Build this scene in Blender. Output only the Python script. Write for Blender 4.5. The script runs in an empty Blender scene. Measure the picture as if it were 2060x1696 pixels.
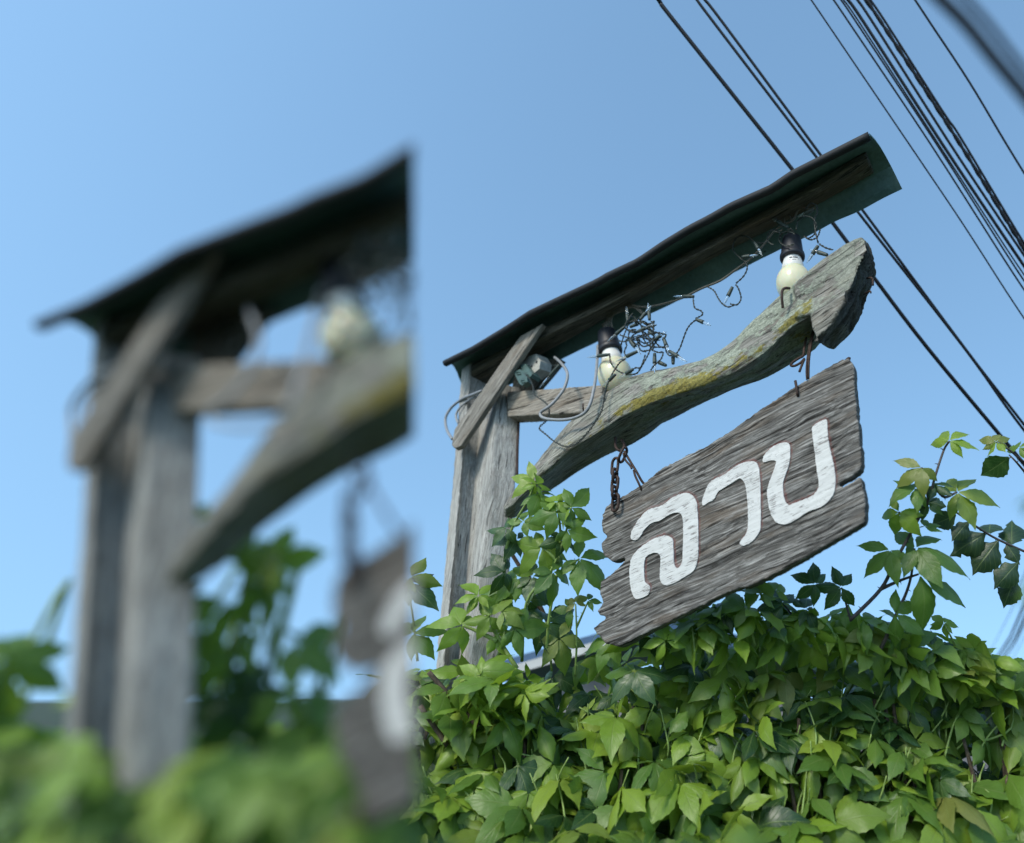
import bpy, bmesh, math, random
from mathutils import Vector, Matrix, noise

random.seed(7)
R = math.radians
SC = bpy.context.scene
COL = SC.collection

# ------------------------------------------------------------------ camera
CAM = Vector((0, 0, 1.55)); PITCH = R(25); FPX = 1200.0; CX, CY = 1424.0, 848.0
cd = bpy.data.cameras.new('camera'); camo = bpy.data.objects.new('camera', cd); COL.objects.link(camo)
camo.location = CAM; camo.rotation_euler = (math.pi / 2 + PITCH, 0, 0)
cd.sensor_width = 36; cd.lens = FPX / 2060 * 36; cd.shift_x = -(CX - 1030) / 2060
cd.clip_start = 0.02; cd.clip_end = 3000
cd.dof.use_dof = True; cd.dof.focus_distance = 1.2; cd.dof.aperture_fstop = 1.5
SC.camera = camo

# ------------------------------------------------------------------ light
SUN_EL, SUN_AZ = R(40), R(214)          # azimuth clockwise from +Y: behind the camera, to its left
w = bpy.data.worlds.new('World'); SC.world = w; w.use_nodes = True
nt = w.node_tree; bg = nt.nodes['Background']
sky = nt.nodes.new('ShaderNodeTexSky'); sky.sky_type = 'NISHITA'; sky.sun_disc = False
sky.sun_elevation = SUN_EL; sky.sun_rotation = SUN_AZ; sky.air_density = 1.0; sky.dust_density = 0.6; sky.ozone_density = 1.2
tcw = nt.nodes.new('ShaderNodeTexCoord'); mpw = nt.nodes.new('ShaderNodeMapping'); mpw.inputs['Scale'].default_value = (1, 1, 0.50); mpw.inputs['Location'].default_value = (0, 0, 0.40)
nt.links.new(tcw.outputs['Generated'], mpw.inputs[0]); nt.links.new(mpw.outputs[0], sky.inputs[0])
tint = nt.nodes.new('ShaderNodeMix'); tint.data_type = 'RGBA'; tint.blend_type = 'MULTIPLY'; tint.inputs[0].default_value = 1; tint.inputs[7].default_value = (0.93, 1.08, 1.00, 1)
nt.links.new(sky.outputs[0], tint.inputs[6]); nt.links.new(tint.outputs[2], bg.inputs[0]); bg.inputs[1].default_value = 0.15
sd = bpy.data.lights.new('sun', 'SUN'); sd.energy = 1.35; sd.angle = R(11); sd.color = (1, 0.93, 0.82)
so = bpy.data.objects.new('sun', sd); COL.objects.link(so)
sv = Vector((math.sin(SUN_AZ) * math.cos(SUN_EL), math.cos(SUN_AZ) * math.cos(SUN_EL), math.sin(SUN_EL)))
so.rotation_euler = sv.to_track_quat('Z', 'Y').to_euler()
VS = SC.view_settings
VS.view_transform = 'Standard'; VS.look = 'None'; VS.exposure = 1.07; VS.gamma = 1.0; VS.use_curve_mapping = False
SC.cycles.max_bounces = 8; SC.cycles.diffuse_bounces = 2

# ------------------------------------------------------------------ picture -> place
FW = Vector((0, math.cos(PITCH), math.sin(PITCH))); UPV = Vector((0, -math.sin(PITCH), math.cos(PITCH))); RT = Vector((1, 0, 0))
def ray(px, py): return FW + RT * ((px - CX) / FPX) - UPV * ((py - CY) / FPX)
def at(px, py, d): return CAM + ray(px, py) * d
PL = at(980, 1100, 1.36); PR = at(1750, 560, 1.12)
U = Vector((PR.x - PL.x, PR.y - PL.y, 0)).normalized()
N = Vector((U.y, -U.x, 0))
if N.dot(CAM - PL) < 0: N = -N
def G(px, py, off=0.0):
    r = ray(px, py); t = (off - (CAM - PL).dot(N)) / r.dot(N)
    return CAM + r * t
def frame(p): d = p - PL; return Vector((d.dot(U), p.z, d.dot(N)))
def depth(p): return (p - CAM).dot(FW)
Z = Vector((0, 0, 1))

# ------------------------------------------------------------------ object helpers
OFF = {}
def root(name, loc, label, cat, group=None, kind=None):
    o = bpy.data.objects.new(name, None); COL.objects.link(o); o.location = loc
    o.empty_display_size = 0.05; OFF[o.name] = Vector(loc)
    tag(o, label, cat, group, kind); return o
def tag(o, label=None, cat=None, group=None, kind=None):
    if label: o['label'] = label
    if cat: o['category'] = cat
    if group: o['group'] = group
    if kind: o['kind'] = kind
    return o
def obj(name, me, mat, parent=None, smooth=True):
    """links a mesh given in world coordinates"""
    o = bpy.data.objects.new(name, me); COL.objects.link(o)
    off = Vector((0, 0, 0))
    if parent: o.parent = parent; off = OFF[parent.name]
    if off.length: me.transform(Matrix.Translation(-off))
    OFF[o.name] = off
    if mat and not me.materials: me.materials.append(mat)
    if smooth: me.shade_smooth()
    return o
class MB:
    def __init__(s): s.v = []; s.f = []; s.m = []
    def add(s, v, f, mi=0):
        b = len(s.v); s.v += [Vector(q) for q in v]; s.f += [tuple(i + b for i in t) for t in f]; s.m += [mi] * len(f)
    def mesh(s, name, mats=()):
        me = bpy.data.meshes.new(name); me.from_pydata([tuple(q) for q in s.v], [], s.f)
        for m in mats: me.materials.append(m)
        if len(mats) > 1: me.polygons.foreach_set('material_index', s.m)
        me.update(); return me
    def build(s, name, mat, parent=None, smooth=True): return obj(name, s.mesh(name), mat, parent, smooth)
    def tube(s, pts, r, seg=6, caps=True, closed=False):
        n = len(pts); rad = r if isinstance(r, (list, tuple)) else [r] * n
        ring = []; prev = None
        for i, p in enumerate(pts):
            a = pts[(i - 1) % n] if (closed or i > 0) else p; b = pts[(i + 1) % n] if (closed or i < n - 1) else p
            t = (b - a)
            t = t.normalized() if t.length > 1e-9 else Z.copy()
            if prev is None:
                x = t.cross(Vector((0.3, 0.8, 0.5))); x = x.normalized() if x.length > 1e-6 else t.orthogonal().normalized()
            else:
                x = prev - t * prev.dot(t); x = x.normalized() if x.length > 1e-6 else t.orthogonal().normalized()
            prev = x; y = t.cross(x)
            ring.append([p + (x * math.cos(2 * math.pi * k / seg) + y * math.sin(2 * math.pi * k / seg)) * rad[i] for k in range(seg)])
        v = [q for rg in ring for q in rg]; f = []
        for i in range(n if closed else n - 1):
            j = (i + 1) % n
            for k in range(seg):
                l = (k + 1) % seg
                f.append((i * seg + k, i * seg + l, j * seg + l, j * seg + k))
        if caps and not closed:
            f.append(tuple(range(seg - 1, -1, -1))); f.append(tuple((n - 1) * seg + k for k in range(seg)))
        s.add(v, f)
    def lathe(s, p0, ax, prof, seg=24):
        """prof: (distance along ax, radius)"""
        ax = ax.normalized(); x = ax.orthogonal().normalized(); y = ax.cross(x); v = []; f = []
        for t, r in prof:
            for k in range(seg):
                a = 2 * math.pi * k / seg
                v.append(p0 + ax * t + (x * math.cos(a) + y * math.sin(a)) * r)
        for i in range(len(prof) - 1):
            for k in range(seg):
                l = (k + 1) % seg
                f.append((i * seg + k, i * seg + l, (i + 1) * seg + l, (i + 1) * seg + k))
        f.append(tuple(range(seg - 1, -1, -1))); b = (len(prof) - 1) * seg; f.append(tuple(b + k for k in range(seg)))
        s.add(v, f)
    def box(s, c, ex, ey, ez):
        v = [c + ex * i + ey * j + ez * k for i in (-1, 1) for j in (-1, 1) for k in (-1, 1)]
        s.add(v, [(0, 1, 3, 2), (4, 6, 7, 5), (0, 4, 5, 1), (2, 3, 7, 6), (0, 2, 6, 4), (1, 5, 7, 3)])
def spline(pts, k=6, closed=False):
    P = [Vector(p) for p in pts]; out = []; n = len(P)
    for i in range(n if closed else n - 1):
        if closed: a, b, c, d = P[i - 1], P[i], P[(i + 1) % n], P[(i + 2) % n]
        else: a, b, c, d = P[max(i - 1, 0)], P[i], P[i + 1], P[min(i + 2, n - 1)]
        for j in range(k):
            t = j / k
            out.append(0.5 * ((2 * b) + (c - a) * t + (2 * a - 5 * b + 4 * c - d) * t * t + (3 * b - a - 3 * c + d) * t ** 3))
    if not closed: out.append(P[-1].copy())
    return out
def lerp_line(tab, x):
    """y of a polyline table at x, extrapolated at the ends"""
    for i in range(len(tab) - 1):
        if x <= tab[i + 1][0] or i == len(tab) - 2:
            (x0, y0), (x1, y1) = tab[i], tab[i + 1]
            return y0 + (y1 - y0) * (x - x0) / (x1 - x0)
def arc(tab, t):
    """point at fraction t of x extent"""
    x = tab[0][0] + (tab[-1][0] - tab[0][0]) * t
    return x, lerp_line(tab, x)

# ------------------------------------------------------------------ materials
class NT:
    def __init__(s, name):
        s.m = bpy.data.materials.new(name); s.m.use_nodes = True; s.t = s.m.node_tree; s.b = s.t.nodes['Principled BSDF']
    def n(s, typ, **kw):
        q = s.t.nodes.new('ShaderNode' + typ)
        for k, v in kw.items():
            if k.startswith('i_'): q.inputs[k[2:].replace('_', ' ')].default_value = v
            else: setattr(q, k, v)
        return q
    def l(s, a, b): s.t.links.new(a, b)
    def val(s, x):
        q = s.n('Value'); q.outputs[0].default_value = x; return q.outputs[0]
    def mapping(s, src, sc, loc=(0, 0, 0)):
        q = s.n('Mapping'); q.inputs['Scale'].default_value = sc; q.inputs['Location'].default_value = loc; s.l(src, q.inputs[0]); return q.outputs[0]
    def noise(s, src, scale, detail=4, rough=0.55, dist=0.0):
        q = s.n('TexNoise'); q.inputs['Scale'].default_value = scale; q.inputs['Detail'].default_value = detail
        q.inputs['Roughness'].default_value = rough; q.inputs['Distortion'].default_value = dist; s.l(src, q.inputs['Vector']); return q.outputs['Fac']
    def ramp(s, src, stops):
        q = s.n('ValToRGB'); e = q.color_ramp.elements
        while len(e) < len(stops): e.new(0.5)
        for i, (p, c) in enumerate(stops):
            e[i].position = p; e[i].color = (*c, 1) if not isinstance(c, (int, float)) else (c, c, c, 1)
        s.l(src, q.inputs[0]); return q.outputs[0]
    def mix(s, f, a, b, mode='MIX'):
        q = s.n('Mix', data_type='RGBA', blend_type=mode)
        for x, i in ((f, 0), (a, 6), (b, 7)):
            if isinstance(x, (int, float)): q.inputs[i].default_value = x
            elif isinstance(x, tuple): q.inputs[i].default_value = (*x, 1)
            else: s.l(x, q.inputs[i])
        return q.outputs[2]
    def math(s, op, a, b=0.0):
        q = s.n('Math', operation=op)
        for i, x in enumerate((a, b)):
            if isinstance(x, (int, float)): q.inputs[i].default_value = x
            else: s.l(x, q.inputs[i])
        return q.outputs[0]
    def bump(s, h, strength, dist):
        q = s.n('Bump'); q.inputs['Strength'].default_value = strength; q.inputs['Distance'].default_value = dist
        s.l(h, q.inputs['Height']); s.l(q.outputs[0], s.b.inputs['Normal'])
    def attr(s, name): return s.n('Attribute', attribute_name=name)

def plain(name, col, rough=0.6, metal=0.0, var=0.25, scale=60, bump=0.0):
    m = NT(name); tc = m.n('TexCoord').outputs['Object']
    f = m.noise(tc, scale, 5)
    c0 = tuple(c * (1 - var) for c in col); c1 = tuple(min(1, c * (1 + var)) for c in col)
    m.l(m.ramp(f, [(0.3, c0), (0.7, c1)]), m.b.inputs['Base Color'])
    m.b.inputs['Roughness'].default_value = rough; m.b.inputs['Metallic'].default_value = metal
    if bump: m.bump(f, bump, 0.002)
    return m.m

def wood(name, dark, mid, light, stretch=1.0, beam=False, board=False, crack=0.43, brown=0.35):
    m = NT(name); gc = m.attr('gc').outputs['Vector']
    warp = m.mapping(gc, (7, 16, 16)); wn = m.n('TexNoise'); wn.inputs['Scale'].default_value = 1; m.l(warp, wn.inputs['Vector'])
    vm = m.n('VectorMath', operation='MULTIPLY_ADD'); m.l(wn.outputs['Color'], vm.inputs[0]); vm.inputs[1].default_value = (0.0, 0.022 * stretch, 0.022 * stretch); m.l(gc, vm.inputs[2])
    g = vm.outputs[0]
    fib = m.noise(m.mapping(g, (11, 270, 270)), 1, 8, 0.68)
    fine = m.noise(m.mapping(g, (30, 800, 800), (3, 1, 7)), 1, 5, 0.65)
    crk = m.noise(m.mapping(g, (5.5, 150, 150), (5, 2, 1)), 1, 6, 0.66)
    blot = m.noise(m.mapping(gc, (9, 15, 15)), 1, 5, 0.6)
    pit = m.noise(m.mapping(gc, (120, 260, 260)), 1, 3, 0.6)
    col = m.ramp(fib, [(0.28, dark), (0.5, mid), (0.72, light)])
    col = m.mix(0.75, col, m.ramp(fine, [(0.3, 0.22), (0.7, 0.82)]), 'OVERLAY')
    col = m.mix(0.6, col, m.ramp(blot, [(0.25, 0.3), (0.75, 0.72)]), 'OVERLAY')
    bm_ = m.ramp(m.noise(m.mapping(gc, (6, 30, 30), (9, 3, 2)), 1, 4, 0.6), [(0.52, 0.0), (0.68, brown)])
    col = m.mix(bm_, col, (0.16, 0.105, 0.062))
    ck = m.ramp(crk, [(crack - 0.06, 1.0), (crack - 0.015, 0.0)])
    col = m.mix(m.math('MULTIPLY', ck, 0.82), col, (0.012, 0.010, 0.008))
    pk = m.ramp(pit, [(0.27, 1.0), (0.33, 0.0)])
    col = m.mix(m.math('MULTIPLY', pk, 0.6), col, (0.02, 0.017, 0.014))
    h = m.math('ADD', m.math('MULTIPLY', fib, 0.6), m.math('MULTIPLY', fine, 0.35))
    h = m.math('SUBTRACT', h, m.math('MULTIPLY', ck, 0.55))
    if beam:
        ln = m.noise(m.mapping(gc, (20, 26, 26), (2, 8, 4)), 1, 7, 0.68)
        lk = m.ramp(ln, [(0.46, 0.0), (0.51, 1.0)])
        lk = m.math('MULTIPLY', lk, m.attr('lichen').outputs['Fac'])
        cr = m.n('TexVoronoi', feature='DISTANCE_TO_EDGE'); cr.inputs['Scale'].default_value = 1; m.l(m.mapping(gc, (150, 190, 190)), cr.inputs['Vector'])
        lc = m.ramp(m.noise(m.mapping(gc, (170, 200, 200)), 1, 4), [(0.3, (0.20, 0.23, 0.175)), (0.7, (0.40, 0.43, 0.345))])
        lc = m.mix(m.ramp(cr.outputs['Distance'], [(0.02, 0.5), (0.09, 0.0)]), lc, (0.07, 0.075, 0.06))
        col = m.mix(m.math('MULTIPLY', lk, 0.85), col, lc)
        mn = m.noise(m.mapping(gc, (24, 40, 40), (1, 5, 9)), 1, 8, 0.72)
        mk = m.math('MULTIPLY', m.attr('moss').outputs['Fac'], 1.15)
        mk = m.math('SUBTRACT', m.math('ADD', mk, m.math('MULTIPLY', mn, 2.4)), 1.86)
        mk = m.ramp(mk, [(0.0, 0.0), (0.16, 1.0)])
        mc = m.ramp(m.noise(m.mapping(gc, (260, 300, 300)), 1, 4), [(0.3, (0.085, 0.075, 0.008)), (0.55, (0.22, 0.18, 0.018)), (0.75, (0.34, 0.27, 0.05))])
        col = m.mix(m.math('MULTIPLY', mk, 0.82), col, mc)
        h = m.math('ADD', h, m.math('MULTIPLY', lk, 0.5))
        h = m.math('ADD', h, m.math('MULTIPLY', m.math('MULTIPLY', lk, pit), 0.8))
        end_dark = m.attr('end_dark').outputs['Fac']; col = m.mix(m.math('MULTIPLY', end_dark, 0.8), col, (0.022, 0.017, 0.012))  # darkens the arm's broken end face, most in its grooves
    if board:
        rd = m.attr('red').outputs['Fac']
        rn = m.ramp(fine, [(0.35, 0.0), (0.6, 0.75)])
        col = m.mix(m.math('MULTIPLY', rd, rn), col, (0.17, 0.055, 0.05))
        wn2 = m.noise(m.mapping(gc, (18, 24, 24), (4, 4, 4)), 1, 6, 0.7)
        wk = m.ramp(wn2, [(0.56, 0.0), (0.72, 0.5)])
        col = m.mix(m.math('MULTIPLY', wk, m.ramp(fib, [(0.4, 0.2), (0.6, 1.0)])), col, (0.33, 0.335, 0.32))
    m.l(col, m.b.inputs['Base Color']); m.b.inputs['Roughness'].default_value = 0.9
    m.b.inputs['Specular IOR Level'].default_value = 0.25
    m.bump(h, 0.8, 0.0026)
    return m.m

W_POST = wood('weathered_post_wood', (0.13, 0.125, 0.115), (0.33, 0.325, 0.305), (0.50, 0.49, 0.46), brown=0.25, crack=0.40)
W_BAR = wood('weathered_bar_wood', (0.09, 0.078, 0.062), (0.25, 0.225, 0.19), (0.40, 0.37, 0.32))
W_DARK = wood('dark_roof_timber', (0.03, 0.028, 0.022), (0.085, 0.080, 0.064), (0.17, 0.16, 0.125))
W_BRACE = wood('weathered_brace_wood', (0.085, 0.075, 0.062), (0.21, 0.195, 0.17), (0.34, 0.32, 0.29), brown=0.3)
W_BEAM = wood('driftwood', (0.06, 0.056, 0.047), (0.205, 0.195, 0.17), (0.39, 0.375, 0.34), 1.3, beam=True, crack=0.46)
W_SIGN = wood('weathered_sign_wood', (0.022, 0.018, 0.015), (0.112, 0.106, 0.098), (0.37, 0.36, 0.34), 1.0, board=True, crack=0.46, brown=0.36)

def roof_mat():
    m = NT('dark_teal_painted_sheet'); tc = m.n('TexCoord').outputs['Object']
    a = m.noise(tc, 9, 6, 0.65); b = m.noise(tc, 120, 4, 0.6); c = m.noise(m.mapping(tc, (40, 40, 40), (3, 3, 3)), 1, 6, 0.7)
    col = m.ramp(a, [(0.3, (0.065, 0.135, 0.14)), (0.7, (0.12, 0.21, 0.205))])
    col = m.mix(0.4, col, m.ramp(b, [(0.3, 0.3), (0.7, 0.7)]), 'OVERLAY')
    col = m.mix(m.ramp(c, [(0.66, 0.0), (0.70, 0.85)]), col, (0.012, 0.012, 0.012))
    m.l(col, m.b.inputs['Base Color']); m.b.inputs['Roughness'].default_value = 0.62; m.bump(b, 0.25, 0.001); return m.m
M_ROOF = roof_mat()
M_ROOFTOP = plain('black_roof_felt', (0.012, 0.014, 0.018), 0.75)
def paint_mat():
    m = NT('cracked_white_paint'); gc = m.attr('gc').outputs['Vector']
    fine = m.noise(m.mapping(gc, (50, 640, 640), (3, 1, 7)), 1, 4, 0.6)
    fib = m.noise(m.mapping(gc, (14, 210, 210)), 1, 6, 0.62); br = m.noise(m.mapping(gc, (25, 25, 25), (7, 2, 1)), 1, 5, 0.65)
    ck = m.ramp(m.math('ADD', fine, m.math('MULTIPLY', br, 0.55)), [(0.64, 1.0), (0.68, 0.0)])
    vo = m.n('TexVoronoi', feature='DISTANCE_TO_EDGE'); vo.inputs['Scale'].default_value = 1; m.l(m.mapping(gc, (90, 200, 200)), vo.inputs['Vector'])
    vk = m.math('MULTIPLY', m.ramp(vo.outputs['Distance'], [(0.015, 1.0), (0.04, 0.0)]), m.ramp(br, [(0.55, 0.0), (0.7, 1.0)]))
    col = m.ramp(fib, [(0.3, (0.44, 0.44, 0.425)), (0.7, (0.60, 0.60, 0.585))])
    col = m.mix(m.math('MULTIPLY', ck, 0.75), col, (0.12, 0.10, 0.09)); col = m.mix(m.math('MULTIPLY', vk, 0.8), col, (0.06, 0.05, 0.045))
    m.l(col, m.b.inputs['Base Color']); m.b.inputs['Roughness'].default_value = 0.6
    m.bump(m.math('SUBTRACT', fib, ck), 0.5, 0.0015); return m.m
M_PAINT = paint_mat()
M_BLACK = plain('black_rubber', (0.016, 0.018, 0.026), 0.5, var=0.2, scale=40, bump=0.1)
M_WIRE = plain('dark_green_wire', (0.018, 0.026, 0.022), 0.5)
M_HOLD = plain('dark_green_holder', (0.035, 0.052, 0.046), 0.55, var=0.35, scale=200)
M_CABLE = plain('grey_cable', (0.24, 0.25, 0.26), 0.5, var=0.15, scale=90)
M_FLEX = plain('tan_flex', (0.14, 0.125, 0.10), 0.55, var=0.3, scale=120)
M_RUST = plain('rusty_iron', (0.050, 0.030, 0.024), 0.75, 0.3, var=0.5, scale=180, bump=0.5)
M_LINE = plain('black_cable', (0.008, 0.010, 0.016), 0.6)
M_WHITE = plain('white_plastic', (0.72, 0.71, 0.68), 0.35, var=0.06, scale=40)
M_SOCK = plain('dirty_white_socket', (0.36, 0.35, 0.31), 0.55, var=0.35, scale=50)
M_PLUG = plain('green_plug', (0.05, 0.10, 0.09), 0.5, var=0.3, scale=90)
M_INK = plain('grey_ink', (0.12, 0.12, 0.13), 0.6)
M_BARK = plain('brown_bark', (0.085, 0.062, 0.042), 0.85, var=0.55, scale=150, bump=0.8)
M_TWIG = plain('purple_brown_twig', (0.060, 0.050, 0.048), 0.7, var=0.4, scale=120)
M_STEM = plain('green_stem', (0.20, 0.29, 0.075), 0.6, var=0.35, scale=70)
def globe_mat():
    m = NT('cream_bulb_diffuser'); tc = m.n('TexCoord').outputs['Object']
    m.l(m.ramp(m.noise(tc, 30, 4), [(0.3, (0.62, 0.60, 0.42)), (0.7, (0.70, 0.68, 0.50))]), m.b.inputs['Base Color'])
    m.b.inputs['Roughness'].default_value = 0.22; m.b.inputs['Subsurface Weight'].default_value = 0.3; m.b.inputs['Subsurface Scale'].default_value = 0.02
    return m.m
M_GLOBE = globe_mat()
def glass_mat():
    m = NT('clear_mini_glass'); m.b.inputs['Base Color'].default_value = (0.85, 0.92, 0.95, 1)
    m.b.inputs['Transmission Weight'].default_value = 0.85; m.b.inputs['Roughness'].default_value = 0.08; m.b.inputs['IOR'].default_value = 1.3
    return m.m
M_GLASS = glass_mat()
def leaf_mat(name, stops, trans=(0.30, 0.46, 0.03), tw=0.38, spot=0.0):
    m = NT(name); at_ = m.attr('luv').outputs['Vector']; sp = m.n('SeparateXYZ'); m.l(at_, sp.inputs[0])
    oi = m.n('ObjectInfo').outputs['Random']; rn = m.math('FRACT', m.math('ADD', oi, sp.outputs[2]))
    col = m.ramp(rn, stops)
    tc = m.n('TexCoord').outputs['Object']; no = m.noise(tc, 55, 5, 0.6)
    col = m.mix(0.5, col, m.ramp(no, [(0.25, 0.32), (0.75, 0.68)]), 'OVERLAY')
    # veins: |v| distance to the midrib, and side veins slanting forward
    av = m.math('ABSOLUTE', sp.outputs[1])
    mid = m.ramp(av, [(0.02, 1.0), (0.07, 0.0)])
    ph = m.math('FRACT', m.math('MULTIPLY', m.math('SUBTRACT', sp.outputs[0], m.math('MULTIPLY', av, 0.33)), 7.0))
    sv_ = m.ramp(m.math('ABSOLUTE', m.math('SUBTRACT', ph, 0.5)), [(0.02, 1.0), (0.10, 0.0)])
    vein = m.math('MAXIMUM', mid, m.math('MULTIPLY', sv_, 0.45))
    col = m.mix(m.math('MULTIPLY', vein, 0.5), col, (0.20, 0.27, 0.08))
    if spot:
        col = m.mix(m.ramp(m.noise(tc, 33, 5, 0.7), [(0.66, 0.0), (0.74, spot)]), col, (0.16, 0.11, 0.04))
    m.l(col, m.b.inputs['Base Color']); m.b.inputs['Roughness'].default_value = 0.40; m.b.inputs['Specular IOR Level'].default_value = 0.55
    m.bump(m.math('SUBTRACT', m.math('MULTIPLY', no, 0.6), vein), 0.35, 0.0015)
    tr = m.n('BsdfTranslucent'); tcol = m.mix(0.6, col, trans); m.l(tcol, tr.inputs['Color'])
    ms = m.n('MixShader'); ms.inputs[0].default_value = tw; m.l(m.b.outputs[0], ms.inputs[1]); m.l(tr.outputs[0], ms.inputs[2])
    m.l(ms.outputs[0], m.t.nodes['Material Output'].inputs['Surface']); return m.m
LEAF = leaf_mat('creeper_leaf', [(0.0, (0.072, 0.155, 0.028)), (0.3, (0.135, 0.24, 0.034)), (0.6, (0.095, 0.195, 0.040)), (0.85, (0.175, 0.27, 0.036)), (1.0, (0.20, 0.215, 0.055))], spot=0.7)
LEAF_Y = leaf_mat('young_creeper_leaf', [(0.0, (0.165, 0.275, 0.030)), (0.5, (0.21, 0.335, 0.035)), (1.0, (0.25, 0.345, 0.045))], (0.32, 0.5, 0.03), 0.38)
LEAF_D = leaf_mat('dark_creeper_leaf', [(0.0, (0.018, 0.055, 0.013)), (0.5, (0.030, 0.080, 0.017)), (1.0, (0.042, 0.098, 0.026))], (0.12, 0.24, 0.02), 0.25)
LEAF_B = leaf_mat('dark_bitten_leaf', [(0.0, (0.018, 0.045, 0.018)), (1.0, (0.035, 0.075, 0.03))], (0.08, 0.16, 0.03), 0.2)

# ------------------------------------------------------------------ rough timber
def remesh(mb, voxel):
    me = mb.mesh('tmp'); bm = bmesh.new(); bm.from_mesh(me)
    bmesh.ops.recalc_face_normals(bm, faces=bm.faces[:]); bm.to_mesh(me); bm.free()
    o = bpy.data.objects.new('tmp', me); COL.objects.link(o)
    md = o.modifiers.new('r', 'REMESH'); md.mode = 'VOXEL'; md.voxel_size = voxel
    dg = bpy.context.evaluated_depsgraph_get(); me2 = bpy.data.meshes.new_from_object(o.evaluated_get(dg))
    bpy.data.objects.remove(o); me2.materials.clear(); return me2
def grain(me, origin, ax, seed=0.0):
    """stores gc = (along the grain, across, through); returns the axes"""
    ax = ax.normalized(); b = N.cross(ax); b = b.normalized() if b.length > 0.1 else U.copy(); c = ax.cross(b)
    at_ = me.attributes.new('gc', 'FLOAT_VECTOR', 'POINT'); buf = []
    for v in me.vertices:
        d = v.co - origin; buf += [d.dot(ax) + seed, d.dot(b) + seed * 0.37, d.dot(c)]
    at_.data.foreach_set('vector', buf); return ax, b, c
def rough(me, origin, axes, amp, fa=6, fc=45, big=0.0, seed=0.0):
    ax, b, c = axes; me.update(); nr = [v.normal.copy() for v in me.vertices]
    for v, n_ in zip(me.vertices, nr):
        d = v.co - origin; p = Vector((d.dot(ax) * fa + seed, d.dot(b) * fc, d.dot(c) * fc))
        k = noise.noise(p) * 0.6 + noise.noise(p * 2.3) * 0.4
        if k < -0.25: k += (k + 0.25) * 1.5
        v.co += n_ * (k * amp)
        if big: v.co += n_ * (noise.noise(Vector((p.x * 0.8, p.y * 0.25, p.z * 0.25))) * big)
    me.update()
def timber(name, mb, ax, mat, parent, voxel=0.003, amp=0.0012, seed=0.0, big=0.0, fa=6, fc=60):
    me = remesh(mb, voxel); o0 = me.vertices[0].co.copy()
    rough(me, o0, grain(me, o0, ax, seed), amp, fa, fc, big, seed); return obj(name, me, mat, parent)
def prism(A, B):
    """solid between two corner loops"""
    mb = MB(); n = len(A); f = [tuple(range(n - 1, -1, -1)), tuple(range(n, 2 * n))]
    for i in range(n):
        j = (i + 1) % n; f.append((i, j, n + j, n + i))
    mb.add(A + B, f); return mb

# ================================================================== GROUND
gm = NT('dry_garden_soil'); tc = gm.n('TexCoord').outputs['Object']
gm.l(gm.mix(gm.ramp(gm.noise(tc, 0.9, 6, 0.65), [(0.32, 0.0), (0.5, 1.0)]), gm.ramp(gm.noise(tc, 14, 8, 0.7), [(0.3, (0.025, 0.019, 0.013)), (0.7, (0.06, 0.048, 0.034))]), (0.026, 0.046, 0.014)), gm.b.inputs['Base Color'])
gm.b.inputs['Roughness'].default_value = 0.95
mb = MB(); mb.add([(-900, -900, 0), (900, -900, 0), (900, 900, 0), (-900, 900, 0)], [(0, 1, 2, 3)])
tag(mb.build('ground', gm.m, None, False), kind='structure')

# ================================================================== SIGN GANTRY
base = G(950, 1250, 0); base = Vector((base.x, base.y, 0))
gantry = root('sign_gantry', base, 'sharp grey timber gantry with bent dark roof strip and lichened driftwood arm', 'sign frame', 'timber gantries')
SHARP = {}          # name -> object, for the smaller second gantry
def to_ground(p1, p0): return p1 + (p0 - p1) * ((p1.z + 0.02) / (p1.z - p0.z))
def post(L, Rg, Rr, ytop, ybot, seed):
    """edges given as picture lines: left, front ridge, right"""
    def corner(tab, off, y): x = tab[0][0] + (tab[1][0] - tab[0][0]) * (y - tab[0][1]) / (tab[1][1] - tab[0][1]); return G(x, y, off)
    rings = []
    for y in (ytop, ybot):
        b, c = corner(Rg, 0.0, y), corner(Rr, -0.052, y); c.z = b.z
        best = None
        for q in range(60):
            a = corner(L, -0.045 + q * 0.0015, y); a.z = b.z; e = abs((a - b).normalized().dot((c - b).normalized()))
            if best is None or e < best[0]: best = (e, a)
        a = best[1]; rings.append([a, b, c, a + c - b])
    bot = [to_ground(t, q) for t, q in zip(rings[0], rings[1])]
    for q in bot: q.z = -0.02
    return timber('post', prism(rings[0], bot), Z, W_POST, gantry, 0.0042, 0.0018, seed, 0.003, 5, 55)
SHARP['post'] = post([(969, 840), (937, 1153)], [(1000, 796), (965, 1153)], [(1046, 855), (1027, 1133)], 770, 1153, 1.3)
SHARP['post2'] = post([(930, 740), (885, 1250)], [(947, 740), (903, 1250)], [(985, 740), (940, 1250)], 728, 1250, 4.1)

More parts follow.
